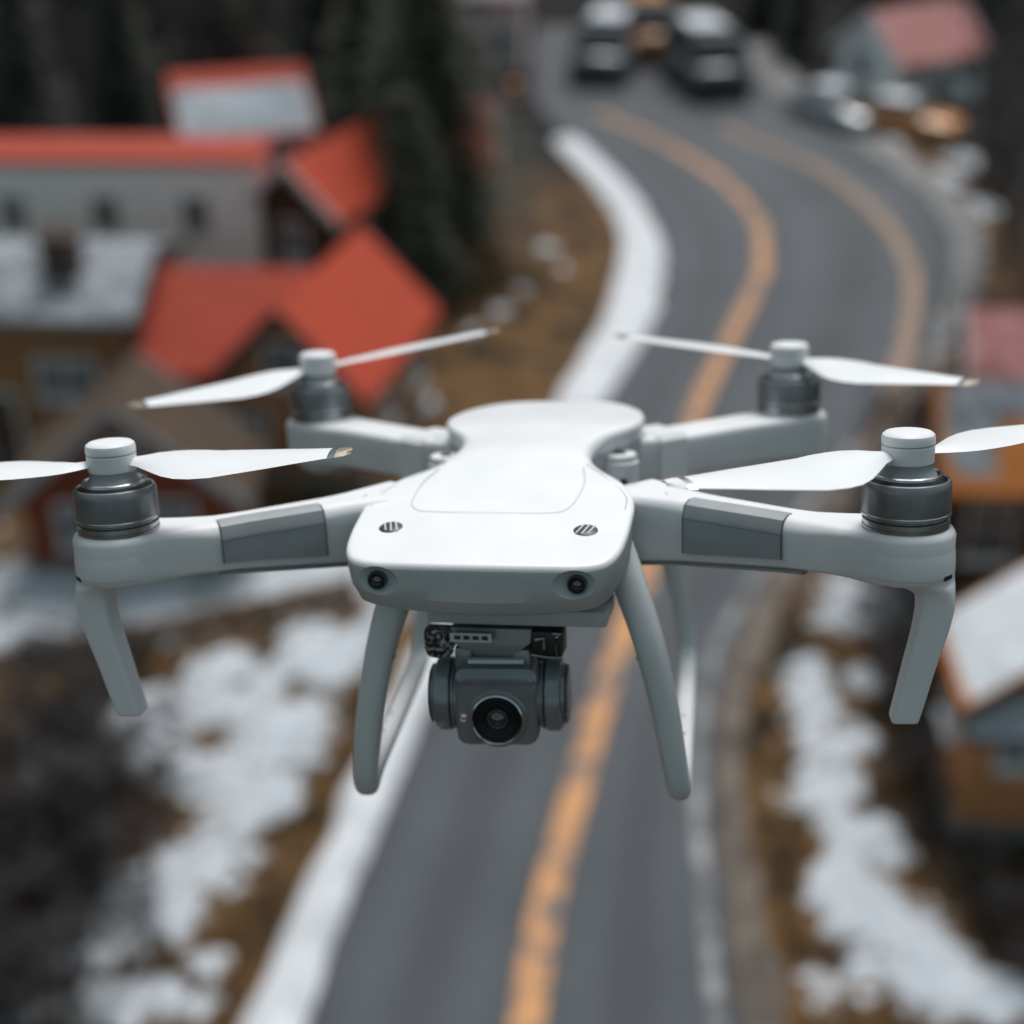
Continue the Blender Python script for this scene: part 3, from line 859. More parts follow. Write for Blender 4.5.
# dark forest behind the village
fc = [tree_proto('conifer_tree', 'conifer', 21, 11, 2.3, mat=M['needle']), tree_proto('conifer_tree', 'conifer', 22, 9, 2.0, mat=M['needle'])]
fb = [tree_proto('bare_tree', 'bare', 31, 9, r0=.16), tree_proto('bare_tree', 'bare', 32, 11, r0=.19), tree_proto('bare_tree', 'bare', 33, 7.5, r0=.13)]
fspots = []
tries = 0
while len(fspots) < 112 and tries < 5000:
    tries += 1
    y = rnd.uniform(57, 104); x = rnd.uniform(-.50 * y - 5, -2)
    if x > float(road_l(y)) - 4.5: continue
    if -15.5 < x < -5.5 and y < 66: continue
    if 512 + x / (y * .866 + 9) * 1465 > 425 and y < 96: continue
    if x > -5.2 and y < 62: continue
    if x < -5 and y < 54: continue
    if any((x - a) ** 2 + (y - b) ** 2 < 2.6 for a, b, _ in fspots): continue
    fspots.append((x, y, rnd.uniform(.85, 1.25)))
plant(fc, fspots[:50], ['tall dark conifer in the forest behind the village roofs', 'lower dark conifer in the forest behind the village roofs'], 'tree', 'forest trees behind the village', used)
plant(fb, fspots[50:], ['slender bare tree in the dark forest behind the village', 'tall bare tree in the dark forest behind the village', 'short bare tree in the dark forest behind the village'], 'tree', 'forest trees behind the village', used)
# trees right of the road and behind the parked cars
rspots = [(17.9, 50, .8), (18.9, 54, .9), (19.6, 58, .9), (17.0, 46, .75), (20.3, 62, .9), (15.6, 42.2, .6), (18.2, 47.6, .8), (19.5, 51.5, .9), (21.5, 65, .9), (14.3, 39.3, .5), (20.8, 57, 1), (18.3, 44.6, .8)]
plant(fb, rspots, ['bare tree right of the bend, slender', 'bare tree right of the bend, tall', 'bare tree right of the bend, short and wide'], 'tree', 'bare trees right of the bend', used)
tspots = [(15.5, 92, 1), (16, 84, .9), (18.5, 92, 1.1), (20, 85, .9), (16, 98, 1.2), (18, 99, 1.2), (23, 92, 1.1), (26, 86, 1), (27, 78, .9), (29, 92, 1.2), (22, 101, 1.2), (17, 104, 1.1), (31, 84, 1), (-2, 101, 1), (-7, 96, 1), (-4, 98, .9)]
plant(fb, [(9.3, 28.3, .5), (9.6, 31.2, .55), (8.7, 26.0, .45), (10.2, 33.2, .5), (9.0, 30.0, .4), (8.9, 23.9, .42)], ['bare tree between the houses right of the road, slender', 'bare tree between the houses right of the road, taller', 'bare tree between the houses right of the road, low'], 'tree', 'bare trees between the right-hand houses', used)
plant(fc + fb[:1], tspots, ['tall dark conifer beyond the far end of the road', 'lower dark conifer beyond the far end of the road', 'bare tree beyond the far end of the road'], 'tree', 'trees beyond the end of the road', used)
# bare shrubs in the near left corner and along the houses
sb = [tree_proto('bare_shrub', 'bare', 41, 3.4, r0=.05, spread=.62, depth=4, first=.05, kids=(4, 6)), tree_proto('bare_shrub', 'bare', 42, 2.6, r0=.045, spread=.66, depth=4, first=.05, kids=(4, 6))]
plant(sb, [(-7.6, 19.8, 1), (-8.3, 21.2, 1.1), (-7.4, 17.9, .9), (-8.9, 18.9, 1.1), (-9.1, 22.4, 1.0), (-8.0, 16.6, 1), (-6.9, 16.6, .6), (-7.0, 21.4, .8), (-6.6, 19.0, .7), (-7.9, 22.8, .9), (-8.6, 23.6, .9), (-9.6, 20.6, 1.2), (-7.7, 18.7, 1.0), (-8.6, 17.4, 1.1), (-6.2, 17.6, .5), (-8.2, 19.4, 1.4), (-8.8, 21.6, 1.5), (-7.2, 17.0, 1.1), (-7.5, 20.6, 1.2), (-9.0, 23.2, 1.3), (-6.7, 22.4, .7), (-7.9, 16.0, 1.2), (-9.4, 19.8, 1.5)], ['taller grey bare shrub in the near left corner', 'lower grey bare shrub in the near left corner'], 'shrub', 'bare shrubs in the near left corner', used)
plant(sb, [(-8.6, 26.1, .7), (8.9, 25.2, .9), (8.3, 23.6, .8), (9.2, 22.8, .8), (8.9, 30.5, .9), (9.8, 31.6, .8), (7.6, 20.9, .45), (8.3, 26.6, 1.0), (8.7, 28.2, 1.1), (8.0, 22.4, .7), (7.8, 24.6, .7), (9.3, 24.6, 1.0), (9.4, 29.4, 1.1), (9.1, 32.4, .8), (8.6, 21.6, .7), (8.6, 18.2, .7), (8.2, 19.4, .6), (9.0, 17.2, .8), (8.4, 25.4, .9), (9.6, 27.6, 1.2), (9.0, 22.2, .8)], ['taller dry shrub beside a house near the road', 'lower dry shrub beside a house near the road'], 'shrub', 'dry shrubs near the houses', used)

def dry_grass():
    V = []; F = []
    g = random.Random(77)
    n = 0
    while n < 2600:
        if g.random() < .6: x, y = g.uniform(-9, -3), g.uniform(15, 30)
        else: x, y = g.uniform(4.6, 9.5), g.uniform(15, 31)
        if float(bank_l(y)) - .1 < x < float(kerb_o(y)) + .15: continue
        sn = max([1.2 - ((x - bx) / rx) ** 2 - ((y - by) / ry) ** 2 for bx, by, rx, ry in SNOW_BLOBS])
        if sn > .35 and g.random() < .9: continue
        n += 1
        for k in range(7):
            a = g.uniform(0, 6.28); hh = g.uniform(.10, .34); le = g.uniform(.03, .16)
            px, py = x + g.uniform(-.08, .08), y + g.uniform(-.08, .08)
            d = Vector((math.cos(a), math.sin(a), 0)); sd_ = Vector((-d.y, d.x, 0)) * .009
            p = Vector((px, py, -.02)); q = len(V)
            V += [p - sd_, p + sd_, p + d * le * .4 + Vector((0, 0, hh * .6)) + sd_ * .7, p + d * le + Vector((0, 0, hh)), p + d * le * .4 + Vector((0, 0, hh * .6)) - sd_ * .7]
            F.append((q, q + 1, q + 2, q + 3, q + 4))
    o = mesh_obj('dry_grass', V, F, M['dry'], merge=0)
    tag(o, 'dry brown grass tufts in the bare earth between the snow patches', 'grass', kind='stuff')
dry_grass()

# ------------------------------------------------------------------ vehicles
def vehicle(name, label, loc, yaw, paint, kind='car', L=4.3, W=1.75, roof_mat=None, cat='car', snow=False):
    """nose points to local -y"""
    root = tag(empty(name, loc, yaw), label, cat)
    hw = W / 2
    if kind == 'car':
        st = [(-.5, .80, .30, .62), (-.485, .90, .26, .70), (-.44, .97, .22, .78), (-.30, 1, .20, .86), (-.14, 1, .20, .93), (.30, 1, .20, .95), (.42, .98, .22, .93), (.485, .92, .27, .86), (.5, .84, .32, .75)]
        cab = [(-.20, .90, .92, .93), (-.06, .80, .92, 1.40), (.05, .80, .92, 1.45), (.25, .79, .92, 1.42), (.42, .86, .92, .95)]
        wz, wr, zr = (-.30, .30), .31, 1.45
    elif kind == 'suv':
        st = [(-.5, .86, .36, .85), (-.485, .93, .32, .95), (-.44, .98, .28, 1.02), (-.28, 1, .26, 1.10), (.40, 1, .26, 1.12), (.485, .97, .30, 1.10), (.5, .92, .36, 1.0)]
        cab = [(-.27, .92, 1.08, 1.09), (-.15, .82, 1.08, 1.72), (.10, .82, 1.08, 1.78), (.36, .81, 1.08, 1.75), (.47, .88, 1.08, 1.12)]
        wz, wr, zr = (-.31, .31), .38, 1.78
    else:
        st = [(-.5, .88, .38, 1.0), (-.49, .95, .34, 1.15), (-.45, .99, .3, 1.28), (-.36, 1, .28, 1.38), (.47, 1, .28, 1.42), (.5, .97, .34, 1.36)]
        cab = [(-.42, .95, 1.34, 1.36), (-.28, .88, 1.34, 2.2), (-.1, .87, 1.34, 2.35), (.40, .87, 1.34, 2.33), (.485, .93, 1.34, 2.2), (.495, .94, 1.34, 1.4)]
        wz, wr, zr = (-.33, .31), .38, 2.35
    rings = []
    for y, k, z0, z1 in st:
        a = hw * k
        rings.append([(-a * .92, y * L, z0), (a * .92, y * L, z0), (a, y * L, z0 + .12), (a, y * L, (z0 + z1) / 2), (a * .97, y * L, z1 - .10), (a * .88, y * L, z1), (-a * .88, y * L, z1), (-a * .97, y * L, z1 - .10), (-a, y * L, (z0 + z1) / 2), (-a, y * L, z0 + .12)])
    body = mesh_obj('body', *loft(rings), paint, root, merge=0, ang=50)
    rings = []
    for y, k, z0, z1 in cab:
        a0, a1 = hw * .90, hw * k * .86
        rings.append([(-a0, y * L, z0), (a0, y * L, z0), (a1 + .03, y * L, max(z1 - .1, z0 + .005)), (a1 - .06, y * L, z1 + .005), (-a1 + .06, y * L, z1 + .005), (-a1 - .03, y * L, max(z1 - .1, z0 + .005))])
    mesh_obj('windows', *loft(rings), M['car_glass'], root, merge=0, ang=30)
    mids = [c for c in cab if c[3] > zr - .12]
    rr = []
    y0, y1 = mids[0][0] * L, mids[-1][0] * L
    for y, k, z0, z1 in mids:
        a = hw * k * .86 - .03
        rr.append([(-a, y * L, z1 - .03), (a, y * L, z1 - .03), (a, y * L, z1 + .02), (a * .6, y * L, z1 + .05), (-a * .6, y * L, z1 + .05), (-a, y * L, z1 + .02)])
    ro = mesh_obj('roof', *loft(rr), roof_mat or paint, root, merge=0)
    def pillar(VF): mesh_obj('pillar', *VF, paint, root, merge=0)
    for s in (-1, 1):
        for q, c in enumerate(cab[1:-1] if kind != 'van' else cab[1:-2]):
            y, k, z0, z1 = c
            a0, a1 = hw * .905, hw * k * .86
            pillar(tube([(s * (a0 + .008), y * L, z0), (s * (a1 + .035), y * L, z1 - .08), (s * (a1 - .02), y * L, z1 + .01)], [.035] * 3, 6))
        pillar(tube([(s * hw * .9, cab[0][0] * L, cab[0][2]), (s * (hw * cab[1][1] * .86), cab[1][0] * L, cab[1][3])], [.04] * 2, 6))
        pillar(tube([(s * hw * .9, cab[-1][0] * L, cab[-1][3]), (s * (hw * cab[-2][1] * .86), cab[-2][0] * L, cab[-2][3])], [.05] * 2, 6))
    if snow:
        V, F = box((0, (y0 + y1) / 2, zr + .09), (hw * 1.2, (y1 - y0) * .96, .09), .03)
        mesh_obj('snow_cover', V, F, M['snow'], ro, merge=0)
    for s in (-1, 1):
        for fy in wz:
            wh = mesh_obj('wheel', *lathe([(.001, -.08), (wr * .55, -.08), (wr * .6, -.1), (wr * .94, -.11), (wr, -.07), (wr, .07), (wr * .94, .11), (wr * .6, .1), (.001, .08)], 24, (s * (hw - .09), fy * L, wr), 'X'), M['tyre'], root, merge=0)
            mesh_obj('rim', *lathe([(.001, 0), (wr * .58, 0), (wr * .62, .015 * s), (wr * .4, .02 * s), (.001, .025 * s)], 24, (s * (hw - .09) + s * .10, fy * L, wr), 'X'), M['rim'], wh, merge=0)
    zl = st[1][3] - .14
    for s in (-1, 1):
        mesh_obj('headlight', *box((s * hw * .66, -.487 * L, zl), (.34, .10, .15), .03), M['lamp'], root, merge=0)
        mesh_obj('tail_light', *box((s * hw * .74, .492 * L, zl + .05), (.22, .07, .22), .02), M['tail'], root, merge=0)
        mesh_obj('mirror', *box((s * (hw + .07), cab[0][0] * L + .25, cab[0][2] + .08), (.18, .09, .13), .03), paint, root, merge=0)
    mesh_obj('grille', *box((0, -.497 * L, zl - .06), (hw * .9, .05, .16), .02), M['black'], root, merge=0)
    mesh_obj('bumper', *box((0, -.492 * L, st[1][2] + .14), (W * .88, .12, .16), .04), M['trim_dark'], root, merge=0)
    mesh_obj('bumper', *box((0, .492 * L, st[1][2] + .16), (W * .88, .12, .16), .04), M['trim_dark'], root, merge=0)
    return root
v = vehicle('van', 'dark slate van with pale snowy roof stopped at the far end of the road', (5.0, 80.0, .03), R(-13), M['car_slate'], 'van', 5.6, 2.5, cat='van', snow=True)
v.scale = (1.22, 1.1, 1.22)
v = vehicle('truck', 'dark boxy truck with a pale roof nearest the top of the bend', (10.0, 76.9, .03), R(12), M['car_dark'], 'van', 5.6, 2.5, roof_mat=M['car_slate'], cat='truck', snow=True)
v.scale = (1.3, 1.1, 1.3)
v = vehicle('van', 'orange van standing behind and between the two dark vehicles', (7.7, 84.6, .03), R(6), M['car_orange'], 'van', 5.4, 2.3, cat='van')
v.scale = (1.1, 1.1, 1.3)
vehicle('parked_car', 'silver grey car parked on the gravel left of the orange car', (15.6, 70.6, .07), R(32), M['car_silver'], 'car', 5.3, 2.3, snow=True)
vehicle('parked_car', 'orange car with pale roof parked on the gravel below the white house', (18.4, 68.6, .07), R(58), M['car_orange'], 'car', 5.3, 2.3, snow=True)

def barrel():
    root = tag(empty('traffic_barrel', (.1, 73.6, .03)), 'orange traffic barrel with pale bands on the left road edge', 'barrel')
    mesh_obj('body', *lathe([(.001, .05), (.33, .05), (.34, .1), (.32, .4), (.33, .42), (.30, .75), (.31, .77), (.27, 1.05), (.2, 1.1), (.001, 1.1)], 24), M['amber'], root, merge=0)
    mesh_obj('base', *lathe([(.001, 0), (.45, 0), (.45, .07), (.34, .1), (.001, .1)], 24), M['tyre'], root, merge=0)
    for z in (.30, .62):
        mesh_obj('band', *lathe([(.335, z), (.34, z + .01), (.33, z + .14), (.325, z + .15)], 24), M['trim'], root, merge=0)
barrel()

# ------------------------------------------------------------------ the drone (its own frame: x right, y away, z up; metres)
def drone_matrix():
    a, yaw, roll = 0.25730766, -0.1134274, -0.03678817
    T = Vector((0.0088586, 0.02557811, 0.74659636))
    cam_rows = Matrix(((1, 0, 0), (0, math.sin(a), math.cos(a)), (0, math.cos(a), -math.sin(a))))
    Ry = Matrix(((math.cos(roll), 0, math.sin(roll)), (0, 1, 0), (-math.sin(roll), 0, math.cos(roll))))
    Rz = Matrix(((math.cos(yaw), -math.sin(yaw), 0), (math.sin(yaw), math.cos(yaw), 0), (0, 0, 1)))
    Rc = cam_rows @ Ry @ Rz                       # local -> (right, up, depth)
    p = CAM_PITCH
    B = Matrix(((1, 0, 0), (0, math.sin(p), math.cos(p)), (0, math.cos(p), -math.sin(p))))   # columns: right, up, depth in world
    Rw = B @ Rc; t = B @ T + Vector((0, 0, CAM_H))
    m4 = Rw.to_4x4(); m4.translation = t
    return m4
DR = tag(empty('quadcopter_drone', mat4=drone_matrix()), 'white four-rotor camera drone hovering in sharp focus above the road', 'drone')

def smooth(xs, ys):
    g = np.linspace(xs[0], xs[-1], 161); v = np.interp(g, xs, ys)
    kern = np.exp(-np.linspace(-2, 2, 21) ** 2); kern /= kern.sum()
    v2 = np.convolve(np.concatenate([v[0] + (v[0] - v[1]) * np.arange(10, 0, -1), v, v[-1] + (v[-1] - v[-2]) * np.arange(1, 11)]), kern, 'valid')
    return lambda y: float(np.interp(y, g, v2))
bz = smooth([-.15, -.137, -.09, -.02, .03, .12], [-.0160, -.0138, -.0025, .0105, .0135, .0115])
bzb = smooth([-.15, -.137, -.08, 0, .12], [-.0385, -.0388, -.038, -.033, -.019])
half = [(0, -.137), (.03, -.1368), (.046, -.1360), (.0550, -.1325), (.0600, -.124), (.0622, -.110), (.0627, -.092), (.0623, -.078), (.059, -.064), (.0525, -.052), (.0435, -.041), (.0375, -.030), (.0345, -.018), (.034, -.005), (.0362, .007), (.042, .018), (.0485, .028), (.0527, .042), (.0530, .058), (.0495, .076), (.041, .093), (.030, .104), (.015, .108), (0, .1085)]
full = half + [(-x, y) for x, y in half[-2:0:-1]]
outl = [tuple(p) for p in catmull(full, 5, True)]
def bspine(x, y): return (0.0, min(max(y, -.112), .075))
def bk(x, y):
    return 1.0 + 1.3 * math.exp(-((y + .015) / .035) ** 2) + .6 * math.exp(-((y - .1) / .04) ** 2)
V, F = slab(outl, lambda x, y: bz(y), lambda x, y: bzb(y) + .0014 * (abs(x) / .03) ** 2,
            [(.0010, -.0100), (.0003, -.0055), (0, -.0026), (.0002, -.0016), (.0008, -.0006), (.0017, -.0002), (.0028, 0)],
            [(.0018, .0078), (.0024, .0072), (.0052, .0016), (.0075, .0003), (.010, 0)], bspine, bk, 12, .0012)
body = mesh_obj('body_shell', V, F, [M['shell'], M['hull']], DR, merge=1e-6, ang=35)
body.rotation_euler = (0, 0, R(-4.4))
# ellipsoidal sockets for the forward sensors, shallow slots for the two vents
def ellipsoid(c, r, n=28):
    prof = [(max(math.sin(math.pi * k / 14), .001), -math.cos(math.pi * k / 14)) for k in range(15)]
    V, F = lathe(prof, n)
    return [(c[0] + v[0] * r[0], c[1] + v[1] * r[1], c[2] + v[2] * r[2]) for v in V], F
for s in (-1, 1):
    boolean_cut(body, ellipsoid((s * .0437, -.1395, -.0222), (.0112, .0085, .0078)))
# shade put into colour: everything under the shell's rim gets a darker grey
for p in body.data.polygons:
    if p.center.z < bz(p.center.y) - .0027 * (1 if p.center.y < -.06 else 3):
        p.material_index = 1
for s in (-1, 1):
    q = (s * .0437, 0, -.0222)
    so = mesh_obj('sensor', *lathe([(.001, -.1290), (.0042, -.1290), (.0042, -.1338), (.0038, -.1346), (.0034, -.1337), (.0032, -.1331), (.001, -.1329)], 40, q, 'Y'), M['gimbal_dark'], body)
    mesh_obj('lens', *lathe([(.0001, -.1352), (.0010, -.1350), (.0019, -.1344), (.0026, -.1334), (.0026, -.132), (.001, -.132)], 32, q, 'Y'), M['lens_coated'], so)
    mesh_obj('lens_ring', *lathe([(.0026, -.1339), (.00285, -.1344), (.0031, -.1339), (.00285, -.1334)], 32, q, 'Y'), M['ring'], so)
# vents: dark oval with pale slats, lying in the sloping deck
def on_deck(x, y, lift=0.0):
    return (x, y, bz(y) + .0012 * (1 - (x / .06) ** 2) * .8 + lift)
for s in (-1, 1):
    cx, cy = s * .0440, -.1065
    ring = [on_deck(cx + .0054 * math.cos(2 * math.pi * i / 32), cy + .0048 * math.sin(2 * math.pi * i / 32), .00022) for i in range(32)]
    ring2 = [on_deck(cx + .0048 * math.cos(2 * math.pi * i / 32), cy + .0043 * math.sin(2 * math.pi * i / 32), .0006) for i in range(32)]
    low = [on_deck(cx + .0054 * math.cos(2 * math.pi * i / 32), cy + .0048 * math.sin(2 * math.pi * i / 32), -.002) for i in range(32)]
    ve = mesh_obj('vent', *loft([low, ring, ring2]), M['black'], body)
    sl = MB()
    for k in range(-1, 2):
        hx = k * .0026
        hl = .0042 * math.sqrt(max(0, 1 - (hx / .0052) ** 2))
        sl.add(tube([on_deck(cx + hx - s * .0012, cy - hl, .0007), on_deck(cx + hx + s * .0012, cy + hl, .0007)], [.00036, .00036], 6))
    sl.build('slats', M['arm'], ve)
# deck seams: fine dark lines let into the shell
def seam(pts, r=.00028, lift=.0002):
    P = catmull(pts, 10)
    return tube([on_deck(p[0], p[1], lift) for p in P], [r] * len(P), 6)
sm = MB()
sm.add(seam([(-.036, -.045), (-.040, -.060), (-.0405, -.080), (-.037, -.0895), (-.028, -.0925), (0, -.0932), (.024, -.0925), (.032, -.0895), (.0355, -.080), (.037, -.060), (.034, -.042)], .00016))
sm.build('deck_seam', M['panel'], body)
# shoulder seams between deck and arms
sh = MB()
for s in (-1, 1):
    P = catmull([(s * .0345, -.036), (s * .043, -.0475), (s * .052, -.0605), (s * .0575, -.0715), (s * .0588, -.078), (s * .0588, -.086)], 8)
    sh.add(tube([(p[0], p[1], bz(p[1]) - .0002) for p in P], [.0003] * len(P), 6))
sh.build('shoulder_seam', M['seam'], body)
# belly: battery floor and side hull
bel = MB()
bo = [tuple(p) for p in catmull([(.040, -.092), (.046, -.086), (.047, -.06), (.045, 0), (.043, .05), (.035, .085), (0, .092), (-.035, .085), (-.043, .05), (-.045, 0), (-.047, -.06), (-.046, -.086), (-.040, -.092), (0, -.094)], 4, True)]
bel.add(slab(bo, lambda x, y: bzb(y) + .012, lambda x, y: float(np.interp(y, [-.12, -.05, .1], [-.0510, -.050, -.036])), [(0, 0), (.001, .0005)], [(0, .004), (.0012, .0012), (.004, 0)], lambda x, y: (0, min(max(y, -.09), .06)), None, 4))
belly = bel.build('belly_hull', M['gear'], DR)
belly.rotation_euler = (0, 0, R(-4.4))

for s in (-1, 1):
    pv = mesh_obj('arm_pivot', *lathe([(.001, -.024), (.0088, -.024), (.0094, -.0232), (.0094, -.0075), (.0085, -.0068), (.0085, -.0040), (.0078, -.0032), (.001, -.0032)], 36, (s * .0455, .0165, .0035)), M['arm'], DR, ang=30)
    mesh_obj('pivot_screw', *lathe([(.001, -.0034), (.0030, -.0034), (.0030, -.0024), (.0022, -.0020), (.0012, -.0028), (.001, -.0028)], 20, (s * .0455, .0165, .0035)), M['black'], pv, ang=30)
    mesh_obj('side_screw', *lathe([(.001, .0060), (.0020, .0060), (.0020, .0070), (.0012, .0072), (.001, .0066)], 18, (s * .0475, 0, -.013), 'Y'), M['black'], pv, ang=30)

def blend(a, b, t):
    t = min(max(t, 0), 1); t = t * t * (3 - 2 * t)
    return a + (b - a) * t

def front_arm(s):
    C = np.array((.1695, -.1246)); A = np.array((.030, -.0405))
    d = (C - A) / np.linalg.norm(C - A); nrm = np.array((d[1], -d[0]))    # nrm points to the front (-y)
    L = np.linalg.norm(C - A)
    def wid(t):   # half width along the arm, t in metres from A
        return float(np.interp(t, [0, .03, .06, .11, .135, L - .008], [.020, .0190, .0124, .0112, .0140, .0198]))
    right = []; left = []
    for t in np.linspace(0, L - .006, 26):
        p = A + d * t
        off = float(np.interp(t, [0, .07, .12, L], [.0, .0022, .0018, 0]))
        c = p + nrm * off
        right.append(c + nrm * wid(t)); left.append(c - nrm * wid(t))
    ang0 = math.atan2(nrm[1], nrm[0])
    arc = [C + .0203 * np.array((math.cos(ang0 + a), math.sin(ang0 + a))) for a in np.linspace(.12, math.pi - .12, 26)]
    out_ = right + arc + left[::-1]
    def tt(x, y): return float(np.dot(np.array((x, y)) - A, d))
    def spine(x, y):
        t = min(max(tt(x, y), .004), L); q = A + d * t
        return (q[0], q[1])
    def zt(x, y): return float(np.interp(tt(x, y), [0, .018, .03, .05, .08, .12, L], [-.008, -.003, .0012, .0006, -.0002, -.0012, 0]))
    def zb(x, y): return float(np.interp(tt(x, y), [0, .05, .10, .13, .145, L + .03], [-.036, -.0300, -.0258, -.0232, -.0220, -.0222]))
    def kk(x, y):
        t = tt(x, y)
        return float(np.interp(t, [.04, .07, .122, .145], [1.0, 1.4, 1.4, .75]))
    V, F = slab(out_, zt, zb, [(.0004, -.0105), (.0, -.0042), (.0004, -.0030), (.0014, -.0012), (.0030, -.0003), (.0040, 0)],
                [(.0005, .006), (.0011, .0018), (.0024, .0005), (.004, 0)], spine, kk, 5)
    mir = lambda Vs: [(s * v[0], v[1], v[2]) for v in Vs]
    arm = mesh_obj('front_arm', mir(V), F, M['arm'], DR, ang=32)
    # grey cover panel wrapped over the bevel and front face
    t0, t1 = (.073, .121) if s < 0 else (.0645, .113)
    rings_i = []; rows = []
    for t in np.linspace(t0, t1, 8):
        c = A + d * t + nrm * float(np.interp(t, [0, .07, .12, L], [.0, .0022, .0018, 0]))
        w_ = wid(t); z1 = zt(*(c)); z0 = zb(*(c))
        k2 = 1.4
        prof = [(w_ - .0040 * k2 - .004, z1 + .0004), (w_ - .0040 * k2, z1 + .0004), (w_ - .0014 * k2 + .0004, z1 - .0012 * k2 + .0005), (w_ + .0003, z1 - .0042 * k2 + .0004), (w_ + .0006, z1 - .0050 * k2), (w_ + .0006, z0 + .0055), (w_ - .0030, z0 + .0050), (w_ - .0030, z1 - .006), (w_ - .0040 * k2 - .004, z1 - .003)]
        rows.append([(s * (c + nrm * q)[0], (c + nrm * q)[1], zz) for q, zz in prof])
    pn = mesh_obj('arm_panel', *loft(rows), M['panel'], arm, merge=0, ang=25)
    # fine joint line on the panel bevel and at both ends
    j = MB()
    j.add(tube([tuple(np.array(r_[4]) + np.array((0, -.00005, 0))) for r_ in rows], [.00022] * 8, 6))
    for r_ in (rows[0], rows[-1]):
        j.add(tube([r_[1], r_[2], r_[3], r_[4], r_[5]], [.00035] * 5, 6))
    j.build('panel_seam', M['seam'], pn)
    # dark underside lip
    c0 = A + d * .052 + nrm * .0125; c1 = A + d * .125 + nrm * .0135
    lip = MB()
    P = [A + d * t + nrm * (float(np.interp(t, [0, .07, .12, L], [.0, .0022, .0018, 0])) + wid(t) - .0052) for t in np.linspace(.035, .122, 14)]
    lip.add(tube([(s * p[0], p[1], zb(p[0], p[1]) - .0006) for p in P], [(.0030, .0011)] * 14, 10))
    lip.build('underside_trim', M['panel'], arm)
    # root mark
    c = A + d * .049 + nrm * .004
    mk = MB()
    mk.add(tube([(s * c[0], c[1], zt(*c) + .0003), (s * (c[0] + .0012), c[1] - .005, zt(*c) - .0004)], [.00022] * 2, 6))
    mk.build('tick_mark', M['panel'], arm)
    # leg: flat blade hanging from the pod, leaning inwards
    secs = [(-.007, 0, .0198, .0198, 0), (-.0115, 0, .02040, .02040, 0), (-.0180, .0001, .02035, .0203, 0), (-.0200, .0010, .0194, .0190, 0), (-.0218, .0040, .0163, .0162, -.0010), (-.0240, .0084, .0118, .0128, -.0026), (-.0275, .0116, .0083, .0098, -.0040), (-.034, .0121, .0074, .0082, -.0046), (-.045, .0103, .0068, .0074, -.0046), (-.060, .0066, .0063, .0068, -.0046), (-.075, .0032, .0060, .0063, -.0046), (-.0825, .0014, .0058, .0060, -.0046), (-.0842, .0011, .0056, .0058, -.0046), (-.0846, .0011, .0051, .0053, -.0046)]
    sm_ = [np.array(q) for q in catmull(secs, 3)]
    rings = []
    for z, dx, a, b, dy in sm_:
        # outer edge follows the pod, inner edge fillets into the arm
        cx = .1695 + dx
        ex = float(np.interp(z, [-.040, -.0225], [6.0, 2.0]))
        ring = []
        for i in range(64):
            th = 2 * math.pi * i / 64
            cc, ss = math.cos(th), math.sin(th)
            ring.append((s * (cx + a * math.copysign(abs(cc) ** (2 / ex), cc)), -.1246 + b * math.copysign(abs(ss) ** (2 / ex), ss) + dy, z))
        rings.append(ring)
    leg = mesh_obj('leg', *loft(rings), M['arm'], arm, ang=40)
    mesh_obj('leg_notch', *box((s * .1851, -.1371, -.0190), (.0010, .0060, .0020), .0004, -s * .675), M['black'], leg, merge=0)
    return arm
for s in (-1, 1):
    front_arm(s)

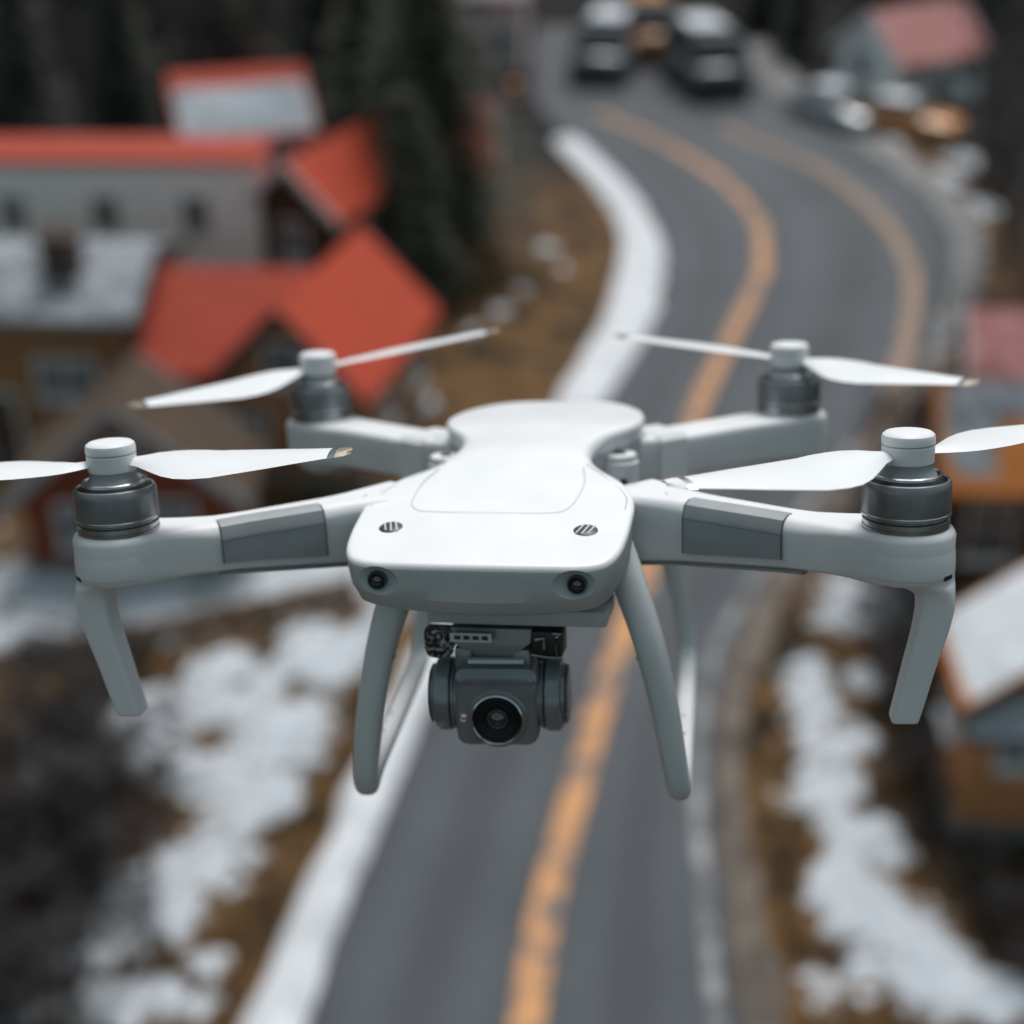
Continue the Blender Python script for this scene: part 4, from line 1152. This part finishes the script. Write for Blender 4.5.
def rear_arm(s):
    C = np.array((.1386, .1246)); A = np.array((.035, .052))
    d = (C - A) / np.linalg.norm(C - A); nrm = np.array((d[1], -d[0])); L = np.linalg.norm(C - A)
    def wid(t): return float(np.interp(t, [0, .03, .08, .10, L], [.018, .0150, .0140, .0150, .0205]))
    right = [A + d * t + nrm * wid(t) for t in np.linspace(0, L - .006, 22)]
    left = [A + d * t - nrm * wid(t) for t in np.linspace(0, L - .006, 22)]
    ang0 = math.atan2(nrm[1], nrm[0])
    arc = [C + .0215 * np.array((math.cos(ang0 + a), math.sin(ang0 + a))) for a in np.linspace(.12, math.pi - .12, 24)]
    def tt(x, y): return float(np.dot(np.array((x, y)) - A, d))
    def spine(x, y):
        t = min(max(tt(x, y), .004), L); q = A + d * t
        return (q[0], q[1])
    V, F = slab(right + arc + left[::-1], lambda x, y: float(np.interp(tt(x, y), [0, .04, L], [.003, -.001, 0])), lambda x, y: float(np.interp(tt(x, y), [0, .05, L + .02], [-.024, -.0235, -.0245])),
                [(.0003, -.009), (0, -.0035), (.0004, -.002), (.0015, -.0008), (.003, 0)], [(.0005, .005), (.001, .0015), (.003, 0)], spine, None, 5)
    arm = mesh_obj('rear_arm', [(s * v[0], v[1], v[2]) for v in V], F, M['arm'], DR, ang=32)
    rows = []
    for t in np.linspace(.026, .044, 4):
        c = A + d * t; w_ = wid(t) + .0011
        prof = [(w_, -.024), (w_, -.002), (w_ - .0025, .0008), (-w_ + .0025, .0008), (-w_, -.002), (-w_, -.024)]
        rows.append([(s * (c + nrm * q)[0], (c + nrm * q)[1], z) for q, z in prof])
    mesh_obj('collar', *loft(rows), M['shell'], arm, merge=0, ang=25)
    # hinge block between the shell and the arm
    hb = MB()
    hb.add(lathe([(.001, -.026), (.0125, -.026), (.0132, -.024), (.0132, .001), (.0122, .0022), (.001, .0022)], 32, (s * (A + d * .013)[0], (A + d * .013)[1], 0)))
    hb.build('hinge', M['gear'], arm)
    # short foot under the pod
    mesh_obj('foot', *loft([[(s * (C[0] + a * math.cos(q)), C[1] + a * math.sin(q), z) for q in np.linspace(0, 2 * math.pi, 24, endpoint=False)] for z, a in ((-.018, .019), (-.024, .018), (-.030, .013), (-.032, .009))]), M['gear'], arm)
for s in (-1, 1):
    rear_arm(s)

POD = {(-1, -1): (-.1695, -.1246), (1, -1): (.1695, -.1246), (-1, 1): (-.1386, .1246), (1, 1): (.1386, .1246)}
def motor(c):
    x, y = c
    base = mesh_obj('motor', *lathe([(.001, -.001), (.0176, -.001), (.0178, .0005), (.0178, .0012), (.0172, .0014), (.0172, .0018), (.0177, .0020), (.0177, .0036), (.0172, .0040), (.0166, .0042), (.0166, .0056), (.001, .0056)], 72, (x, y, 0)), [M['ring']], DR, ang=30)
    mesh_obj('bell', *lathe([(.001, .0048), (.0174, .0048), (.0179, .0052), (.0180, .0060), (.0180, .0168), (.0178, .0186), (.0171, .0198), (.0164, .0201), (.0159, .0197), (.0157, .0178), (.001, .0176)], 72, (x, y, 0)), M['bell'], base, ang=30)
    mesh_obj('vent_gap', *lathe([(.0155, .0172), (.0155, .0192), (.0140, .0214), (.0120, .0214), (.001, .0205)], 72, (x, y, 0)), M['black'], base, ang=30)
    mesh_obj('bell_band', *lathe([(.01795, .0052), (.0183, .0055), (.0183, .0064), (.01795, .0068)], 72, (x, y, 0)), M['ring'], base, ang=30)
    mesh_obj('vent_ring', *lathe([(.0128, .0205), (.0128, .0219), (.0134, .0226), (.0141, .0222), (.0143, .0212), (.0138, .0205)], 72, (x, y, 0)), M['ring'], base, ang=30)
    mesh_obj('shaft_collar', *lathe([(.001, .0205), (.0124, .0205), (.0118, .0222), (.0104, .0238), (.0098, .0262), (.0098, .0300), (.001, .0300)], 60, (x, y, 0)), M['panel'], base, ang=30)
    return base

def blade_mesh(h, tip, z0, sign, pm=1.0):
    """one blade from hub centre h to tip; sign: +1 keeps the bulging edge clockwise of the span"""
    h = np.array((*h, z0)); tip = np.array(tip)
    d = tip - h; L = np.linalg.norm(d); d /= L
    side = np.cross(np.array((0, 0, 1.)), d); side /= np.linalg.norm(side); side *= sign       # towards the bulging (lower) edge
    up = np.cross(d, side) * sign
    U = [.05, .09, .13, .17, .22, .28, .35, .42, .50, .60, .70, .80, .88, .94, .975, .995]
    bul = [.0036, .0038, .0058, .0094, .0140, .0194, .0240, .0262, .0258, .0226, .0184, .0142, .0106, .0082, .0064, .0030]
    str_ = [.0044, .0050, .0080, .0104, .0118, .0120, .0114, .0098, .0090, .0080, .0070, .0058, .0048, .0040, .0032, .0012]
    pit = [.08, .12, .16, .16, .15, .14, .13, .12, .12, .11, .11, .10, .10, .09, .09, .09]
    thk = [.0020, .0018, .0015, .0012, .0011, .0010, .0009, .0009, .0008, .0008, .0007, .0007, .0006, .0006, .0005, .0004]
    rings = []
    for u, b, a, p, t in zip(U, bul, str_, pit, thk):
        c = h + d * L * u; p = p * pm
        sv = side * math.cos(p) - up * math.sin(p); nv = side * math.sin(p) + up * math.cos(p)
        ring = []
        for q in np.linspace(-1, 1, 9):
            ring.append(c + sv * (q * (b + a) / 2 + (b - a) / 2) + nv * t * (1 - q * q) + nv * .0010 * (1 - q * q) * (1 if u > .15 else .3))
        for q in np.linspace(1, -1, 9)[1:-1]:
            ring.append(c + sv * (q * (b + a) / 2 + (b - a) / 2) - nv * t * (1 - q * q) * .5 + nv * .0010 * (1 - q * q) * (1 if u > .15 else .3))
        rings.append(ring)
    return rings

def propeller(c, tips, sign, tint):
    x, y = c
    hub = mesh_obj('propeller', *lathe([(.001, .0266), (.0098, .0266), (.0106, .0272), (.0107, .0338), (.0104, .0343), (.001, .0343)], 56, (x, y, 0)), M['arm'], DR, ang=30)
    mesh_obj('hub_cap', *lathe([(.001, .0346), (.0104, .0346), (.0108, .0350), (.0108, .0372), (.0104, .0385), (.0093, .0394), (.0074, .0398), (.004, .0400), (.001, .0400)], 56, (x, y, 0)), M['arm'], hub, ang=30)
    for *tp, pm in tips:
        rg = blade_mesh(c, tp, .0298, sign, pm)
        bl = mesh_obj('blade', *loft(rg), M['blade'], hub, ang=50)
        # metallic end and its dark band
        rt = [[np.array(p) + 0 for p in r_] for r_ in rg[-3:]]
        ctr = [sum(r_) / len(r_) for r_ in rt]
        V, F = loft([[c_ + (p - c_) * 1.12 for p in r_] for r_, c_ in zip(rt, ctr)])
        mesh_obj('blade_tip', V, F, M['tip' if tint == 'tip' else 'trim'], bl, ang=50)
        r0, r1 = rg[-4], rg[-3]
        ra = [a_ + (b_ - a_) * .55 for a_, b_ in zip(r0, r1)]; rb = [a_ + (b_ - a_) * 1.0 for a_, b_ in zip(r0, r1)]
        ca = sum(ra) / len(ra); cb = sum(rb) / len(rb)
        V, F = loft([[ca + (p - ca) * 1.1 for p in ra], [cb + (p - cb) * 1.1 for p in rb]])
        mesh_obj('tip_band', V, F, M['tipdark' if tint == 'tip' else 'ring'], bl, ang=50)
for k, c in POD.items():
    motor(c)
propeller(POD[(-1, -1)], [(-.0585, -.1345, .0365, 1.0), (-.280, -.160, .0265, -.1)], -1, 'tip')
propeller(POD[(1, -1)], [(.0702, -.1840, .0330, 1.1), (.276, -.071, .0325, .3)], 1, 'ring')
propeller(POD[(-1, 1)], [(-.2330, .0570, .0215, 1.0), (-.0355, .180, .0430, .9)], 1, 'tip')
propeller(POD[(1, 1)], [(.2335, .0560, .0270, 1.0), (.0360, .182, .0375, .9)], -1, 'tip')

def landing_gear(s):
    P = catmull([(.046, -.080, -.018), (.0535, -.090, -.036), (.0615, -.0965, -.060), (.0680, -.099, -.088), (.0722, -.099, -.114), (.0745, -.0965, -.1300), (.0755, -.0885, -.1375), (.0762, -.074, -.1375), (.0770, -.040, -.1375), (.0782, .020, -.1375), (.0792, .066, -.1375), (.0792, .080, -.1345), (.0786, .085, -.124), (.0745, .083, -.095), (.066, .076, -.060), (.052, .064, -.020)], 7)
    n = len(P)
    rad = []
    for k in range(n):
        u = k / (n - 1)
        a = float(np.interp(u, [0, .12, .3, .40, .5, .75, 1], [.0082, .0073, .0058, .0054, .0049, .0052, .0064]))
        b = float(np.interp(u, [0, .12, .3, .40, .5, .75, 1], [.0085, .0075, .0064, .0056, .0042, .0050, .0065]))
        rad.append((a, b))
    # the side axis stays near local x: reference turns with the loop
    rings = []
    for k, p in enumerate(P):
        t = P[min(k + 1, n - 1)] - P[max(k - 1, 0)]; t /= np.linalg.norm(t)
        sx = np.array((1., 0, 0)); sx = sx - t * np.dot(sx, t); sx /= np.linalg.norm(sx); u_ = np.cross(sx, t)
        ring = []
        for i in range(20):
            th = 2 * math.pi * i / 20
            cc, ss = math.cos(th), math.sin(th)
            cc = math.copysign(abs(cc) ** .8, cc); ss = math.copysign(abs(ss) ** .8, ss)
            q = p + sx * cc * rad[k][0] + u_ * ss * rad[k][1]
            ring.append((s * q[0] + (.0018 if s < 0 else 0), q[1], q[2]))
        rings.append(ring)
    lg = mesh_obj('landing_gear', *loft(rings), M['gear'], DR, ang=50)
    mesh_obj('screw', *box((s * .0578 + (.0018 if s < 0 else 0), -.0985, -.068), (.0030, .0036, .0034), .0008), M['black'], lg, merge=0)
    sk = MB()
    for yy in (-.035, -.012):
        sk.add(lathe([(.001, -.1337), (.0010, -.1337), (.0010, -.1330), (.0007, -.1328), (.001, -.1332)], 12, (s * .0772, yy, 0)))
    sk.build('skid_screws', M['black'], lg)
for s in (-1, 1):
    landing_gear(s)

def gimbal():
    gm = MB()
    # suspension plate under the nose
    gm.add(box((.0115, -.092, -.0470), (.082, .030, .0075), .0015))
    plate = gm.build('gimbal_mount', M['hull'], DR)
    plate.rotation_euler = (0, 0, R(-4.4))
    y0 = -.100
    # neck: tapering yoke block below the plate
    nk = MB()
    nk.add(loft([[(-.0185, y0 - .008, -.052), (.0185, y0 - .008, -.052), (.0185, y0 + .012, -.052), (-.0185, y0 + .012, -.052)],
                 [(-.0180, y0 - .009, -.058), (.0180, y0 - .009, -.058), (.0180, y0 + .012, -.058), (-.0180, y0 + .012, -.058)],
                 [(-.0120, y0 - .009, -.0625), (.0120, y0 - .009, -.0625), (.0120, y0 + .012, -.0625), (-.0120, y0 + .012, -.0625)]]))
    nk.add(box((0, y0 + .002, -.0665), (.020, .016, .012), .001))
    for s in (-1, 1):
        nk.add(box((s * .0135, y0 + .001, -.0675), (.0085, .018, .012), .0022))
    nk.build('yoke', M['gimbal'], plate, ang=30)
    # exposed ribbon, connectors and damper clips on both sides
    cc = MB()
    for k in range(9):
        cc.add(box((-.0245 + rnd.uniform(-.006, .006), y0 - .010 + rnd.uniform(-.003, .004), -.0575 + rnd.uniform(-.005, .005)), (rnd.uniform(.002, .006), .004, rnd.uniform(.0015, .0035)), .0004, rnd.uniform(-.4, .4)))
    cc.add(box((-.0245, y0 - .004, -.0580), (.013, .010, .0095), .001))
    cc.add(lathe([(.001, -.0655), (.0055, -.0655), (.0062, -.0645), (.0062, -.063), (.001, -.063)], 20, (-.0245, y0 - .006, 0)))
    cc.build('connector', M['circuit'], plate, ang=30)
    pc = MB()
    pc.add(box((-.0080, y0 - .0135, -.0545), (.019, .0012, .0042), .0003))
    pc.build('circuit_board', M['gear'], plate)
    pk = MB()
    for k in range(4):
        pk.add(box((-.0140 + k * .0042, y0 - .0143, -.0543), (.0028, .0008, .0018), .0002))
    pk.build('contact_pads', M['black'], plate)
    cl = MB()
    cl.add(box((.0255, y0 - .002, -.0585), (.014, .014, .012), .0012))
    cl.add(box((.0235, y0 - .006, -.0650), (.0055, .006, .0025), .0005))
    cl.build('damper', M['black'], plate)
    ck = MB()
    ck.add(tube([(.0300, y0 - .0102, -.0640), (.0300, y0 - .0102, -.0545), (.0325, y0 - .0102, -.0528), (.0285, y0 - .0102, -.0528)], [.0006] * 4, 8))
    ck.add(tube([(.0205, y0 - .0102, -.0558), (.0245, y0 - .0102, -.0550), (.0245, y0 - .0102, -.0600)], [.0008] * 3, 8))
    ck.add(tube([(.0185, y0 - .0100, -.0630), (.0260, y0 - .0102, -.0640), (.0310, y0 - .0102, -.0640)], [.0005] * 3, 8))
    ck.build('damper_clip', M['ring'], plate)
    # camera head
    cz = -.0868
    def rr(hx, hz, r_, y, n=6, dz=0, dx=0):
        pts = []
        for sx, sz, a0 in ((1, 1, 0), (-1, 1, 90), (-1, -1, 180), (1, -1, 270)):
            for k in range(n + 1):
                a = R(a0 + 90 * k / n)
                pts.append((dx + sx * (hx - r_) + r_ * math.cos(a), y, cz + dz + sz * (hz - r_) + r_ * math.sin(a)))
        return pts
    hd = MB()
    hd.add(loft([rr(.0165, .0160, .006, y0 + .020), rr(.0182, .0185, .006, y0 + .016), rr(.0188, .0192, .005, y0 + .000), rr(.0188, .0180, .005, y0 - .0125, dz=-.0012), rr(.0183, .0165, .0052, y0 - .0142, dz=-.0025), rr(.0172, .0155, .005, y0 - .0150, dz=-.0025)]))
    head = hd.build('camera_head', M['gimbal'], DR, ang=28)
    head.location = (-.0062, 0, .0006)
    # sloping brow above the lens
    bw = MB()
    bw.add(loft([[(-.0182, y0 - .0155, cz + .0105), (.0182, y0 - .0155, cz + .0105), (.0130, y0 - .0090, cz + .0190), (-.0130, y0 - .0090, cz + .0190)],
                 [(-.0182, y0 - .010, cz + .0095), (.0182, y0 - .010, cz + .0095), (.0130, y0 + .002, cz + .0185), (-.0130, y0 + .002, cz + .0185)]]))
    bw.build('brow', M['gimbal_dark'], head, ang=20)
    bw2 = MB(); bw2.add(box((0, y0 - .0090, cz + .0195), (.0255, .004, .0020), .0006)); bw2.build('brow_rail', M['gear'], head)
    # lens: housing collar, bright ring, glass, inner element
    lx, lz = 0.0004, cz - .0060
    mesh_obj('lens_collar', *lathe([(.0138, y0 - .0140), (.0138, y0 - .0152), (.0130, y0 - .0160), (.0118, y0 - .0160), (.0118, y0 - .0140)], 56, (lx, 0, lz), 'Y'), M['gimbal'], head, ang=30)
    mesh_obj('lens_ring', *lathe([(.0119, y0 - .0155), (.0119, y0 - .0173), (.0114, y0 - .0177), (.0110, y0 - .0172), (.0108, y0 - .0155)], 56, (lx, 0, lz), 'Y'), M['chrome'], head, ang=30)
    mesh_obj('lens_barrel', *lathe([(.001, y0 - .0150), (.0109, y0 - .0150), (.0109, y0 - .0173), (.0100, y0 - .0167), (.0094, y0 - .0168), (.0090, y0 - .0163), (.0076, y0 - .0160), (.0072, y0 - .0161), (.0066, y0 - .0157), (.0050, y0 - .0155), (.001, y0 - .0154)], 56, (lx, 0, lz), 'Y'), M['lens_black'], head, ang=12)
    mesh_obj('lens', *lathe([(.0001, y0 - .0176), (.0014, y0 - .0174), (.0026, y0 - .0168), (.0035, y0 - .0160), (.0038, y0 - .0152), (.001, y0 - .0152)], 36, (lx, 0, lz), 'Y'), M['lens_coated'], head, ang=60)
    mesh_obj('inner_ring', *lathe([(.0039, y0 - .0159), (.0042, y0 - .0163), (.0045, y0 - .0159), (.0042, y0 - .0155)], 36, (lx, 0, lz), 'Y'), M['gimbal'], head, ang=40)
    mesh_obj('indicator', *lathe([(.001, y0 - .0158), (.0012, y0 - .0157), (.0015, y0 - .0152), (.0019, y0 - .0156), (.0020, y0 - .0148), (.001, y0 - .0148)], 20, (-.0150, 0, lz + .0005), 'Y'), M['chrome'], head, ang=40)
    # side motors
    for s in (-1, 1):
        pr = [(.001, .0180), (.0150, .0180), (.0150, .0196), (.0158, .0198), (.0162, .0204), (.0162, .0208), (.0152, .0210), (.0152, .0216), (.0166, .0218), (.0170, .0224), (.0170, .0270), (.0165, .0284), (.0152, .0290), (.0143, .0290), (.0138, .0302), (.0128, .0308), (.001, .0310)]
        mesh_obj('gimbal_motor', *lathe([(r_, s * z) for r_, z in pr], 56, (0, y0 + .001, cz - .0002), 'X'), M['gimbal'], head, ang=28)
        mesh_obj('motor_gap', *lathe([(r_, s * z) for r_, z in ((.0156, .0208), (.0160, .0209), (.0160, .0217), (.0156, .0218))], 56, (0, y0 + .001, cz - .0002), 'X'), M['black'], head, ang=28)
        mesh_obj('motor_cap', *lathe([(r_, s * z) for r_, z in ((.0128, .0306), (.0136, .0304), (.0137, .0312), (.0126, .0318), (.001, .0319))], 56, (0, y0 + .001, cz - .0002), 'X'), M['gimbal_dark'], head, ang=28)
gimbal()
